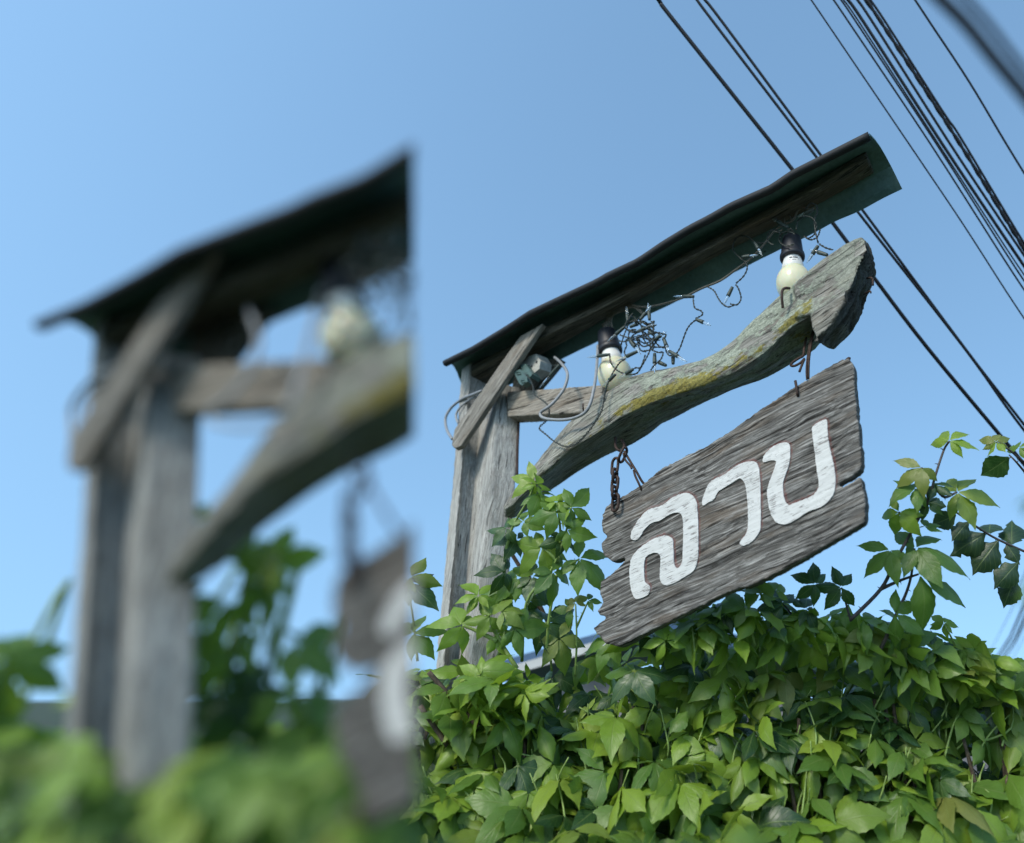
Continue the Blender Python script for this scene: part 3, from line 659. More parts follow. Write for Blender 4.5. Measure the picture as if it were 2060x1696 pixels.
strand(T2([(990, 790), (990, 880), (1060, 890), (1150, 890)], .012)); strand(T2([(1000, 780), (1050, 860), (1130, 900), (1190, 880)], .01))
strand(T2([(980, 930), (1060, 960), (1120, 960), (1090, 1050), (1010, 1120), (960, 1190)], .015)); strand(T2([(1150, 900), (1170, 960), (1210, 1000), (1290, 970)], .01))
strand(T2([(1290, 980), (1340, 900), (1390, 760), (1430, 660), (1480, 590), (1540, 540)], .0)); strand(T2([(1540, 520), (1630, 470), (1610, 420), (1530, 380), (1510, 260)], -.01))
strand(T2([(980, 560), (1000, 620), (990, 700), (940, 700)], .01)); strand(T2([(840, 560), (900, 600), (950, 640), (960, 700)], .012))
strand(T2([(600, 620), (680, 670), (800, 690), (880, 650)], .01)); strand(T2([(850, 740), (900, 840), (960, 880), (990, 870)], .018)); strand(T2([(660, 560), (800, 560), (930, 590), (1010, 560), (960, 560)], .008))
strand(T2([(730, 450), (650, 560), (630, 640), (720, 700), (860, 690), (960, 780), (1080, 800)], .014)); strand(T2([(820, 800), (700, 800), (600, 820), (540, 800)], .01))
strand(T2([(1700, 110), (1780, 160), (1830, 250), (1880, 320), (1960, 370), (2050, 340)], -.02)); strand(T2([(2060, 80), (2100, 140), (2130, 260), (2080, 340), (1990, 330)], -.02))
strand(T3([(210, 1696), (290, 1620), (325, 1540), (310, 1480), (260, 1440), (190, 1370), (180, 1300), (215, 1225), (280, 1205), (350, 1225), (410, 1280)], -.01)); strand(T3([(430, 1270), (480, 1280), (510, 1265)], -.01))
strand(T3([(930, 930), (980, 870), (1040, 890), (1050, 960), (1020, 1040), (1035, 1180), (1060, 1280)], -.01)); strand(T3([(1070, 1290), (1140, 1330), (1210, 1350)], .0))
strand([(*r1((1150, 800)), -.01), (*r1((1210, 800)), .0)]); strand([(*r1((1120, 900)), .0), (*r1((1090, 950)), .0), (*r1((1050, 985)), -.01), (*r1((1010, 1020)), -.02)])
rt_ = random.Random(5)
for i in range(9):
    cx_, cy_ = rt_.uniform(640, 1050), rt_.uniform(520, 860); rx, ry = rt_.uniform(70, 190), rt_.uniform(60, 150); a0 = rt_.uniform(0, 6)
    strand([(*r2((cx_ + rx * math.cos(a0 + j * 0.75) * rt_.uniform(.7, 1.2), cy_ + ry * math.sin(a0 + j * 0.75) * rt_.uniform(.7, 1.2))), rt_.uniform(-.02, .03)) for j in range(rt_.randint(5, 8))], pitch=0.017)
for i in range(4):
    cx_, cy_ = rt_.uniform(480, 1000), rt_.uniform(950, 1250); rx, ry = rt_.uniform(70, 150), rt_.uniform(50, 120); a0 = rt_.uniform(0, 6)
    strand([(*r3((cx_ + rx * math.cos(a0 + j * 0.8), cy_ + ry * math.sin(a0 + j * 0.8))), rt_.uniform(-.02, .0)) for j in range(rt_.randint(4, 7))], pitch=0.017)
BULBS = [(r2, (790, 985 - 40), (650, 1010), .012), (r2, (430, 985), (280, 1005), .008), (r2, (505, 1240), (420, 1320), .02), (r2, (735, 1175), (640, 1235), .015), (r2, (620, 630), (510, 725), .015),
         (r2, (815, 545), (890, 450), .012), (r2, (945, 540), (935, 430), .006), (r2, (665, 570), (655, 470), .004), (r2, (770, 700), (890, 645), .014), (r2, (690, 800), (760, 890), .013), (r2, (930, 690), (1010, 730), .012),
         (r2, (1020, 790), (1090, 740), .014), (r2, (1125, 770), (1160, 870), .012), (r2, (1195, 940), (1310, 1010), .012), (r2, (1010, 970), (1010, 1100), .015), (r2, (1250, 1110), (1250, 1020), .0), (r2, (1160, 1130), (1070, 1090), .004),
         (r2, (1545, 530), (1640, 570), -.005), (r2, (1520, 235), (1385, 235), -.02), (r2, (2020, 110), (1960, 230), -.015), (r2, (690, 630), (790, 590), .016),
         (r3, (400, 1270), (440, 1340), -.005), (r3, (270, 1425), (355, 1415), -.005), (r3, (745, 1120), (640, 1060), -.015), (r3, (1010, 935), (925, 975), -.015), (r3, (1060, 1305), (1000, 1395), .0), (r3, (1155, 1405), (1060, 1375), .0), (r1, (1215, 795), (1125, 900), .0)]
def copy_tree(src, parent):
    c = src.copy(); COL.objects.link(c); c.parent = parent; OFF[c.name] = OFF[src.name]
    return c
HL = 0.0195; proto = None
for fn, a, b, off in BULBS:
    p, q = G(*fn(a), off), G(*fn(b), off - 0.004 * random.random()); d = (q - p); L = max(d.length, 0.013); d.normalize()
    if proto is None:
        mb = MB(); mb.lathe(Vector((0, 0, 0)), Z, [(0, 0.0018), (0.0005, 0.0032), (0.004, 0.0036), (HL - 0.003, 0.0043), (HL, 0.0044), (HL, 0.003)], 10); hm = mb.mesh('light_holder', [M_HOLD]); hm.shade_smooth()
        mb = MB(); mb.lathe(Vector((0, 0, 0)), Z, [(HL - 0.001, 0.0026), (HL + 0.008, 0.0028), (HL + 0.013, 0.0022), (HL + 0.017, 0.0009), (HL + 0.020, 0.0005)], 10); gm_ = mb.mesh('mini_bulb', [M_GLASS]); gm_.shade_smooth(); proto = 1
    h = bpy.data.objects.new('light_holder', hm); COL.objects.link(h); h.parent = fl; h.location = p - OFF[fl.name]; h.rotation_euler = d.to_track_quat('Z', 'Y').to_euler(); s = L / HL; h.scale = (1.05, 1.05, s)
    g = bpy.data.objects.new('mini_bulb', gm_); COL.objects.link(g); g.parent = h

# ================================================================== OVERHEAD CABLES
WIRES = [([(1330, 8), (1360, 47), (1594, 341), (1675, 448), (1757, 557), (1866, 700), (2024, 890), (2080, 958)], 8, 'thickest black cable, lowest in the sky, passing behind the roof strip and the arm'),
         ([(1402, 0), (1437, 47), (1643, 317), (1726, 427), (1938, 698), (2024, 818), (2080, 892)], 5.5, 'black cable behind the roof strip, lower one of the close pair'),
         ([(1418, 0), (1455, 47), (1651, 312), (1733, 420), (1936, 694), (2024, 808), (2080, 880)], 5.5, 'black cable behind the roof strip, upper one of the close pair'),
         ([(1632, 0), (1664, 47), (1839, 305), (1938, 452), (2024, 586), (2080, 670)], 3, 'thin lone cable below the bundle'),
         ([(1677, 0), (1709, 47), (1872, 290), (2024, 528), (2080, 612)], 3.5, 'lowest thin cable of the bundle'),
         ([(1692, 0), (1724, 47), (1882, 287), (2024, 510), (2080, 594)], 3.5, 'second thin cable from below in the bundle'),
         ([(1697, 0), (1730, 47), (1888, 290), (2024, 499), (2080, 582)], 3, 'third thin cable from below in the bundle'),
         ([(1706, 0), (1739, 47), (1897, 292), (2024, 482), (2080, 564)], 6, 'thick black cable in the middle of the bundle'),
         ([(1725, 0), (1757, 47), (1905, 280), (2024, 460), (2080, 543)], 5, 'blue black cable under the twisted cable'),
         ([(1742, 0), (1774, 47), (1922, 275), (2024, 442), (2080, 533)], 9, 'twisted thick cable topping the bundle'),
         ([(1751, 0), (1783, 47), (1897, 225), (1930, 273), (2024, 430), (2080, 522)], 4.5, 'cable wound loosely round the twisted cable'),
         ([(1841, 0), (1872, 47), (1950, 165), (2024, 289), (2080, 380)], 4, 'single thin cable high above the bundle')]
def far(px, py): return at(px, py, 1.42 + 0.10 * (px - 1330) / 700)
def run_on(P, pts, k=1.0, away=Vector((0.30, 1, 0.03))):
    """carries a cable on past the frame: up over the viewer's left, and away to a distant pole on the right"""
    d0 = (P[0] - P[1]).normalized(); d1 = (P[-1] - P[-2]).normalized(); head = [P[0] + d0 * (j * j * 0.25 * k) for j in (5, 4, 3, 2, 1)]
    away = away or d1; tail = []; q = P[-1].copy(); v = d1.copy()
    for j in range(14):
        v = v.lerp(away, 0.22); q = q + v * (0.06 * (1.6 ** j) if j < 9 else 4.0) * k; tail.append(q.copy())
    return head + P + tail
for i, (pts, wpx, lab) in enumerate(WIRES):
    mb = MB(); P = run_on(spline([far(*p) for p in pts], 5), pts); rr = wpx * 0.5 * 1.48 / FPX
    if i == 9: twist(mb, P, rr * 0.62, rr * 0.36, 0.09)
    else: mb.tube(P, rr, 7)
    o = mb.build('overhead_cable', M_LINE); tag(o, lab, 'cable', 'overhead cables')

# ================================================================== LEAVES
LW = [(0, .07), (.08, .26), (.2, .66), (.34, .95), (.46, 1.0), (.6, .88), (.74, .58), (.85, .29), (.93, .12), (1, 0)]
def leaflet(L, Wd, dome, droop, seed, n=14, hole=False):
    """leaflet along +x, upper side +z; returns verts, faces, luv"""
    v = []; uv = []; f = []
    cols = (-1, -0.55, 0, 0.55, 1); k1 = 0.7 + 0.6 * noise.noise(Vector((seed, 1, 2))); side = noise.noise(Vector((seed, 5, 2))) * 0.25
    for i in range(n + 1):
        u = i / n; wd = Wd * lerp_line(LW, u); ser = 1 + (0.055 if i % 2 else -0.035) * (0.12 < u < 0.97)
        for c in cols:
            y = c * wd * (ser if abs(c) == 1 else 1)
            if hole and abs(c) == 1: y *= 1 - 0.62 * min(1, max(0, noise.noise(Vector((u * 6.5, c * 3, seed))) * 2.2))
            z = 0.10 * abs(c) * wd - dome * wd * abs(c) ** 2 - droop * L * u ** (1.6 + k1) + 0.012 * L * math.sin(u * 11 + c * 2.3 + seed) + 0.05 * wd * abs(c) * math.sin(u * 26 + seed * 3 + c)
            x = L * u * (1 - 0.16 * droop * u)
            v.append(Vector((x, y + side * L * u * u, z))); uv.append((u, c, 0))
    for i in range(n):
        for k in range(4): f.append((i * 5 + k, i * 5 + 5 + k, i * 5 + 6 + k, i * 5 + 1 + k))
    return v, f, uv
def leaf_data(kind, seed):
    """one whole leaf: five leaflets (or one) on a short stalk, about 1 unit in radius, stalk at the origin, upper side +z"""
    rnd = random.Random(seed); V, F, UVW = [], [], []
    if kind == 'palm':
        items = [(0, 1.0), (58, 0.9), (-58, 0.9), (118, 0.68), (-118, 0.68)]
        if rnd.random() < 0.3: items = items[:3] + items[3:4]
    elif kind == 'three': items = [(0, 1.0), (75, 0.85), (-75, 0.85)]
    else: items = [(0, 1.0)]
    for a, s in items:
        L = s * rnd.uniform(0.88, 1.08); a += rnd.uniform(-9, 9)
        w_ = L * (rnd.uniform(0.21, 0.275) if kind != 'single' else rnd.uniform(0.30, 0.36))
        v, f, uv = leaflet(L, w_, rnd.uniform(-0.15, 0.62), rnd.uniform(0.08, 0.6), rnd.random() * 20, hole=(kind == 'single' and seed % 2))
        M = Matrix.Rotation(R(a), 3, 'Z') @ Matrix.Rotation(R(rnd.uniform(-4, 20)), 3, 'Y') @ Matrix.Rotation(R(rnd.uniform(-22, 22)), 3, 'X')
        b = len(V); V += [M @ (q + Vector((0.04, 0, 0))) for q in v]; F += [tuple(i + b for i in t) for t in f]; UVW += uv
    return V, F, UVW
def leaf_mesh(kind, seed, mat):
    V, F, UVW = leaf_data(kind, seed); me = bpy.data.meshes.new('leaf'); me.from_pydata([tuple(q) for q in V], [], F)
    a = me.attributes.new('luv', 'FLOAT_VECTOR', 'POINT'); a.data.foreach_set('vector', [c for t in UVW for c in t])
    me.materials.append(mat); me.shade_smooth(); return me
MATS = {'g': LEAF, 'y': LEAF_Y, 'd': LEAF_D, 'b': LEAF_B}
LM = {}
for mk, mt in MATS.items():
    for kind in ('palm', 'three', 'single'):
        LM[kind, mk] = [leaf_mesh(kind, s + 17 * len(kind), mt) for s in range(7 if kind == 'palm' else 4)]
def leaf_rot(nrm_, point, roll):
    z_ = nrm_.normalized(); x_ = point - z_ * point.dot(z_); x_ = x_.normalized() if x_.length > 1e-4 else z_.orthogonal().normalized()
    y_ = z_.cross(x_); m = Matrix((x_, y_, z_)).transposed(); return m @ Matrix.Rotation(roll, 3, 'Z')
def put_leaf(parent, p, size, nrm_, point, kind='palm', mk='g', rnd=random, roll=0.0):
    o = bpy.data.objects.new('leaf', rnd.choice(LM[kind, mk])); COL.objects.link(o); o.parent = parent
    m = leaf_rot(nrm_, point, roll).to_4x4() @ Matrix.Diagonal((size, size, size, 1)); m.translation = p - OFF[parent.name]
    o.matrix_local = m; return o
def rv(rnd, s): return Vector((rnd.uniform(-s, s), rnd.uniform(-s, s), rnd.uniform(-s, s)))

# ---- the hedge: a bank of creeper that rises from the camera side to the posts
HT = [(700, 1280), (824, 1290), (880, 1320), (960, 1318), (1050, 1335), (1150, 1325), (1250, 1290), (1350, 1250), (1450, 1225), (1540, 1222), (1640, 1240), (1720, 1250), (1800, 1250), (1900, 1290), (2024, 1335), (2400, 1380)]
def hedge_pt(px, f):
    """f 0 = top of the bank, 1 = low on its face; a surface in the world"""
    yt = lerp_line(HT, px); y = yt + (1760 - yt) * f
    d = 1.30 - 0.34 * min(1, f * 1.15) ** 0.8
    return at(px, y, d), d
hb = at(1424, 1600, 1.15); hedge = root('creeper_hedge', Vector((hb.x, hb.y, 0)), 'dense bank of green creeper hedge below the lettered board', 'hedge')
rnd = random.Random(11); cand = []
for i in range(1330):
    f_ = rnd.random() ** 0.9 * 1.05; px = rnd.uniform(760, 2230); p, d = hedge_pt(px, f_)
    back = (rnd.random() ** 1.5) * 0.34
    p = p + Vector((0, 1, 0)) * back - Z * back * 0.25 + rv(rnd, 0.018)
    up = 0.95 - 0.25 * f_
    nr = (Z * up + (CAM - p).normalized() * rnd.uniform(0.1, 0.8) + rv(rnd, 0.7))
    pt = Vector((rnd.uniform(-1, 1), rnd.uniform(-1.0, 0.1), rnd.uniform(-1.0, 0.0)))
    size = rnd.uniform(0.056, 0.088) * (1 + 0.22 * f_)
    k = rnd.random(); kind = 'palm' if k < 0.55 else ('three' if k < 0.9 else 'single')
    if kind == 'single': size *= 0.72
    young = (0.62 - 0.42 * f_) * (1.3 if px < 1550 else 0.6)
    mk = 'd' if back > 0.16 or rnd.random() < 0.14 else ('y' if rnd.random() < young + 0.08 else 'g')  # leaves set deep take the darker colour: the bank's inner shade is painted in
    cand.append((back, p, size, nr, pt, kind, mk, px, f_))
def extra(n, x0, x1, y0, y1, d0, d1, yv):
    for i in range(n):
        px = rnd.uniform(x0, x1); yt = lerp_line(HT, px); y = yt + rnd.uniform(y0, y1); p = at(px, y, rnd.uniform(d0, d1))
        nr = Z * 0.8 + (CAM - p).normalized() * rnd.uniform(0.1, 0.9) + rv(rnd, 0.95)
        cand.append((rnd.uniform(0, 0.09), p, rnd.uniform(0.055, 0.085), nr, Vector((rnd.uniform(-1, 1), rnd.uniform(-0.9, 0.2), rnd.uniform(-0.9, 0.3))), rnd.choice(('palm', 'palm', 'three')), 'y' if rnd.random() < yv else rnd.choice('gggggd'), px, 0.0))
extra(120, 1270, 2080, -8, 75, 1.10, 1.22, 0.42); extra(40, 850, 1090, 25, 130, 1.08, 1.2, 0.5)
vis = [c for c in cand if 824 < c[7] < 2060 and c[8] < 0.95]; vis.sort(key=lambda c: c[0]); front = vis[:292]; fs = set(id(c) for c in front)
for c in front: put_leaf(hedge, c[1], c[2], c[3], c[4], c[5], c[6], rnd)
def leaf_mass(name, items, parent, mat_keys=('g', 'y', 'd')):
    V, F, A_, MI = [], [], [], []; cache = {}
    for c in items:
        sd_ = rnd.randrange(6); key = (c[5], sd_)
        if key not in cache: cache[key] = leaf_data(c[5], sd_ + 50)
        v, f, uv = cache[key]; M = leaf_rot(c[3], c[4], 0); b = len(V); r_ = rnd.random()
        V += [c[1] + (M @ q) * c[2] for q in v]; F += [tuple(i + b for i in t) for t in f]; A_ += [q for t in uv for q in (t[0], t[1], r_)]; MI += [mat_keys.index(c[6])] * len(f)
    me = bpy.data.meshes.new(name); me.from_pydata([tuple(q) for q in V], [], F)
    for k in mat_keys: me.materials.append(MATS[k])
    me.polygons.foreach_set('material_index', MI); a = me.attributes.new('luv', 'FLOAT_VECTOR', 'POINT'); a.data.foreach_set('vector', A_)
    o = obj(name, me, None, parent); o['kind'] = 'stuff'; return o
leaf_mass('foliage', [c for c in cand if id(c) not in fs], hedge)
# stems in the bank: green shoots in front, brown wood inside and down to the soil
mb = MB()
for i in range(95):
    px = rnd.uniform(790, 2080); f_ = rnd.uniform(0.0, 0.75); p, d = hedge_pt(px, f_); q, _ = hedge_pt(px + rnd.uniform(-45, 45), f_ + rnd.uniform(0.15, 0.4)); p += Vector((0, rnd.uniform(-.025, 0.03), 0)); q += Vector((0, rnd.uniform(0.03, 0.12), 0))
    m_ = p.lerp(q, 0.5) + rv(rnd, 0.022); mb.tube(spline([p, m_, q], 4), [0.0012 + 0.0013 * t / 8 for t in range(9)], 6)
o = mb.build('shoots', M_STEM, hedge); o['kind'] = 'stuff'
for i in range(26):
    px = rnd.uniform(800, 2250) if i > 9 else (rnd.uniform(1500, 2040)); f_ = rnd.uniform(0.25, 0.6); p, d = hedge_pt(px, f_); p += Vector((0, 0.03, 0))
    q = Vector((p.x + rnd.uniform(-0.12, 0.12), p.y + rnd.uniform(0.0, 0.12), -0.02)); m_ = p.lerp(q, 0.25) + rv(rnd, 0.03); m2 = p.lerp(q, 0.6) + rv(rnd, 0.05)
    mb = MB(); mb.tube(spline([p, m_, m2, q], 6), [0.0035 + 0.006 * t / 18 for t in range(19)], 7); mb.build('branch', M_BARK, hedge)
# loose lower foliage down to the soil
low = []
for i in range(420):
    px = rnd.uniform(700, 2300); p, d = hedge_pt(px, rnd.uniform(1.0, 1.1)); p = Vector((p.x + rnd.uniform(-.05, .05), p.y + rnd.uniform(0, .3), rnd.uniform(0.05, p.z)))
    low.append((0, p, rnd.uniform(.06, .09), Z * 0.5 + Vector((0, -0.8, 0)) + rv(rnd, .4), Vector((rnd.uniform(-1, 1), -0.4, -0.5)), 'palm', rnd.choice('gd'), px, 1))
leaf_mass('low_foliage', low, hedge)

# ---- shoots that stand clear of the hedge
def thorny(mb, P, r0, r1_, rnd, thorns=True):
    n = len(P); mb.tube(P, [r0 + (r1_ - r0) * i / (n - 1) for i in range(n)], 7)
    if thorns:
        for i in range(2, n - 1, 3):
            t = (P[i + 1] - P[i]).normalized(); d = t.cross(N) * rnd.choice((-1, 1)); mb.tube([P[i], P[i] + d * (r0 + 0.0015), P[i] + d * (r0 + 0.005) - t * 0.001], [0.0012, 0.0008, 0.0001], 4)
def shoot(label, d, stems, leaves, group='creeper shoots above the hedge', matl=None, cat='creeper shoot', name='creeper_shoot', seed=0, r=(0.0026, 0.0014)):
    rnd = random.Random(seed); b = at(*stems[0][0], d); rt = root(name, b, label, cat, group)
    for s in stems:
        mb = MB(); thorny(mb, spline([at(x, y, d + rnd.uniform(-.01, .01)) for x, y in s], 5), r[0], r[1], rnd); mb.build('stem', matl or M_STEM, rt)
    for lf in leaves:
        x, y, sz, ang = lf[:4]; mk = lf[4] if len(lf) > 4 else 'g'; kind = lf[5] if len(lf) > 5 else 'palm'; tilt = lf[6] if len(lf) > 6 else None
        p = at(x, y, d + rnd.uniform(-.02, .02)); pt = RT * math.cos(R(ang)) + UPV * math.sin(R(ang))
        fc = (CAM - p).normalized(); nr = fc * 0.7 + UPV * 0.55 + rv(rnd, 0.35) if tilt is None else fc * tilt[0] + UPV * tilt[1] + RT * tilt[2]
        put_leaf(rt, p, sz * 1.15 * d / FPX, nr, pt, kind, mk, rnd)
    return rt
shoot('tall thorny shoot with many five-fingered leaves against the sky by the board', 1.1,
      [[(1712, 1246), (1772, 1185), (1800, 1131), (1828, 1080), (1840, 1058), (1868, 1004), (1882, 956), (1899, 905), (1910, 888)], [(1770, 1310), (1806, 1230), (1823, 1193), (1834, 1154), (1840, 1103)], [(1842, 1060), (1843, 1010), (1842, 983)], [(1833, 1065), (1820, 1045), (1808, 1030)], [(1772, 1185), (1810, 1168), (1848, 1155)], [(1882, 980), (1900, 1000), (1925, 990)], [(1868, 1000), (1858, 960), (1854, 940)]],
      [(1910, 886, 52, 60, 'y'), (1854, 940, 56, 200, 'g'), (1842, 982, 55, 200, 'g'), (1809, 1030, 56, 250, 'y'), (1926, 990, 74, -20, 'g'), (1842, 1103, 92, -10, 'g'), (1790, 1106, 66, 215, 'g'), (1851, 1155, 100, -35, 'g'), (1860, 1060, 34, 20, 'g'), (1880, 975, 40, -60, 'd'), (1800, 1235, 62, -40, 'g'), (1868, 1012, 40, 160, 'd')], matl=M_TWIG, seed=3, r=(0.0036, 0.0018))
shoot('short dark leaved shoot just right of the board bottom edge', 1.12, [[(1712, 1250), (1702, 1215), (1693, 1182)], [(1600, 1250), (1588, 1230), (1575, 1215)]],
      [(1693, 1181, 58, 170, 'd'), (1575, 1216, 60, 100, 'd'), (1640, 1175, 50, 150, 'd'), (1560, 1190, 45, 90, 'g'), (1620, 1225, 55, 20, 'd')], seed=5, matl=M_TWIG)
shoot('pale leafy shoot on the hedge top under the board bottom edge', 1.1, [[(1520, 1300), (1508, 1255), (1500, 1225)], [(1400, 1330), (1395, 1285), (1390, 1250)]],
      [(1500, 1222, 62, 100, 'g'), (1392, 1248, 60, 60, 'y'), (1530, 1195, 50, 80, 'g'), (1460, 1235, 52, 170, 'd'), (1340, 1290, 58, 110, 'y'), (1435, 1262, 45, 30, 'g')], seed=6)
shoot('small bud topped shoot at the right end of the hedge', 1.15, [[(1980, 1370), (1935, 1320), (1910, 1275), (1899, 1255)]],
      [(1899, 1254, 34, 80, 'y'), (1899, 1254, 30, 200, 'y', 'three'), (1935, 1300, 52, 180, 'g'), (1940, 1310, 50, 0, 'y'), (1850, 1300, 60, 150, 'g'), (1965, 1330, 50, -10, 'g')], seed=8)
shoot('twisted leafy sprig at the far right below the thick cable', 1.2, [[(2060, 930), (2030, 905), (2004, 890)], [(2070, 960), (2045, 930), (2030, 915)]],
      [(2004, 890, 36, 100, 'g'), (2004, 890, 32, 220, 'y', 'three'), (2032, 918, 60, 200, 'd', 'single'), (2050, 900, 40, 40, 'g')], seed=9, matl=M_TWIG)
bb = shoot('drooping dark branch with ragged bitten leaves reaching in at the far right', 1.25, [[(2090, 1122), (2026, 1094), (1992, 1077), (1958, 1055), (1930, 1035), (1908, 1020)]],
      [(1925, 1034, 50, 185, 'b', 'single'), (1950, 1048, 46, 235, 'b', 'single'), (1905, 1020, 34, 160, 'b', 'single'), (1990, 1075, 78, 95, 'b', 'single'), (1985, 1072, 70, 215, 'b', 'single'), (2010, 1085, 72, 235, 'b', 'single'), (2035, 1098, 64, 85, 'b', 'single'), (2022, 1090, 40, -60, 'b', 'single'), (2050, 1130, 60, 230, 'b', 'single'), (2045, 1160, 55, 250, 'b', 'single')], 'dark branches', M_TWIG, 'branch', 'bitten_branch', 12, (0.0028, 0.0018))
shoot('pale creeper shoot with bright yellow green tip in front of the posts', 1.16, [[(1040, 1345), (1002, 1283), (976, 1226), (961, 1203)], [(1000, 1290), (960, 1270), (930, 1258)], [(990, 1345), (1010, 1300), (1015, 1270)]],
      [(962, 1198, 46, 110, 'y'), (962, 1198, 40, 250, 'y', 'three'), (930, 1258, 62, 185, 'y'), (1000, 1275, 55, 30, 'y'), (1010, 1230, 55, 60, 'g'), (985, 1240, 50, 200, 'g'), (1035, 1265, 60, 0, 'g')], seed=14, r=(0.0045, 0.0022))
shoot('twin stemmed creeper shoot rising into the gap between posts and board', 1.2, [[(1050, 1330), (1059, 1213), (1105, 1153), (1126, 1109), (1144, 1050), (1149, 1021)], [(1098, 1330), (1105, 1239), (1121, 1153), (1127, 1076), (1123, 1029), (1121, 1011)], [(1121, 1130), (1105, 1112), (1090, 1102)], [(1118, 1160), (1140, 1140), (1165, 1125)]],
      [(1149, 1021, 52, 40, 'g'), (1149, 1021, 44, 160, 'y', 'three'), (1121, 1010, 46, 80, 'y'), (1120, 1030, 56, 215, 'g'), (1090, 1102, 66, 230, 'g'), (1165, 1124, 74, -25, 'g'), (1141, 1066, 48, -30, 'g'), (1112, 1150, 58, -70, 'g'), (1132, 1085, 40, 220, 'd')], seed=15, r=(0.0034, 0.0018))
shoot('dark creeper shoot climbing the inner post to the foot of the driftwood arm', 1.24, [[(1010, 1330), (1015, 1135), (1025, 1081), (1035, 1052), (1061, 1008), (1075, 975)]],
      [(1072, 968, 48, 150, 'y'), (1080, 975, 40, 60, 'y'), (1085, 992, 54, -60, 'g'), (1053, 1050, 46, 60, 'g'), (1020, 1062, 46, 170, 'd'), (1040, 1085, 46, 200, 'd'), (1042, 1162, 58, 160, 'g'), (1070, 1160, 60, -30, 'd'), (1015, 1150, 50, 190, 'd'), (1005, 1190, 52, 240, 'g'), (1060, 1205, 50, 0, 'd')], seed=16, r=(0.004, 0.002))
shoot('dark broad leaved shoot low between the posts and the board', 1.22, [[(1110, 1350), (1104, 1290), (1098, 1252)], [(1157, 1360), (1160, 1290), (1158, 1215)], [(1160, 1262), (1172, 1235), (1183, 1210)]],
      [(1098, 1252, 78, -30, 'd'), (1095, 1248, 70, 200, 'd'), (1158, 1212, 32, 100, 'g'), (1150, 1225, 36, 200, 'g', 'three'), (1183, 1208, 28, 20, 'g', 'three'), (1125, 1285, 60, -60, 'g'), (1240, 1262, 66, 60, 'y'), (1225, 1290, 60, 190, 'g')], seed=17)
shoot('lone leaves left of the posts above the hedge', 1.18, [[(840, 1330), (832, 1250), (818, 1165)]], [(826, 1160, 60, 0, 'g', 'three'), (822, 1170, 70, -45, 'd', 'three'), (830, 1275, 62, 40, 'g')], seed=18)
tw_ = root('dead_twigs', at(1060, 1180, 1.42), 'crossed dry brown twigs behind the inner post', 'twig')
for s in ([(1028, 1112), (1060, 1165), (1092, 1230), (1110, 1270)], [(1055, 1100), (1062, 1150), (1085, 1235)], [(862, 1352), (915, 1412), (962, 1462)], [(845, 1420), (900, 1500)]):
    mb = MB(); mb.tube(spline([at(x, y, 1.36) if x > 1000 else at(x, y, 1.12) for x, y in s], 5), 0.0045, 7); mb.build('twig', M_BARK, tw_)

# ================================================================== SHED BEHIND
sh = root('shed', Vector((at(1500, 1350, 2.5).x, at(1500, 1350, 2.5).y, 0)), 'low grey boarded shed with blue roof glimpsed through the hedge', 'shed')
M_SHW = plain('grey_boards', (0.20, 0.20, 0.21), 0.8, var=0.25, scale=9); M_SHR = plain('blue_roof_sheet', (0.035, 0.085, 0.17), 0.5, var=0.2, scale=7); M_SHF = plain('pale_fascia', (0.45, 0.46, 0.46), 0.7, var=0.2, scale=14)
yS = at(1400, 1300, 2.4).y
def S(px, py, dy=0.0):
    r_ = ray(px, py); t = (yS + dy) / r_.y; return CAM + r_ * t
ap, le, re_ = S(1310, 1266), S(960, 1366), S(2120, 1415)
def roof_side(a, b):
    A = [a, b, b + Z * 0.03, a + Z * 0.03]; return prism([q - Vector((0, .1, 0)) for q in A], [q + Vector((0, 1.6, 0)) for q in A])
roof_side(le, ap).build('roof_slope', M_SHR, sh, False); roof_side(ap + Vector((.002, 0, 0)), re_).build('roof_slope', M_SHR, sh, False)
for a, b in ((le, ap), (ap, re_)):
    A = [a - Z * .035, b - Z * .035, b - Z * .002, a - Z * .002]; prism([q - Vector((0, .12, 0)) for q in A], [q - Vector((0, .10, 0)) for q in A]).build('fascia', M_SHF if a is le else M_SHR, sh, False)
x0, x1 = le.x + 0.12, re_.x - 0.12
for i in range(14):
    zt = ap.z - 0.04 - i * 0.11
    def clip(z_):
        lo = le.x + (ap.x - le.x) * max(0, min(1, (z_ - le.z + 0.03) / (ap.z - le.z))); hi = re_.x + (ap.x - re_.x) * max(0, min(1, (z_ - re_.z + 0.03) / (ap.z - re_.z))); return max(lo, x0), min(hi, x1)
    a, b = clip(zt + 0.02); mb = MB(); mb.box(Vector(((a + b) / 2, yS + 0.02 + 0.0, zt - 0.055)), Vector(((b - a) / 2, 0, 0)), Vector((0, 0.012, 0.004)), Vector((0, 0, 0.053))); mb.build('board', M_SHW, sh, False)

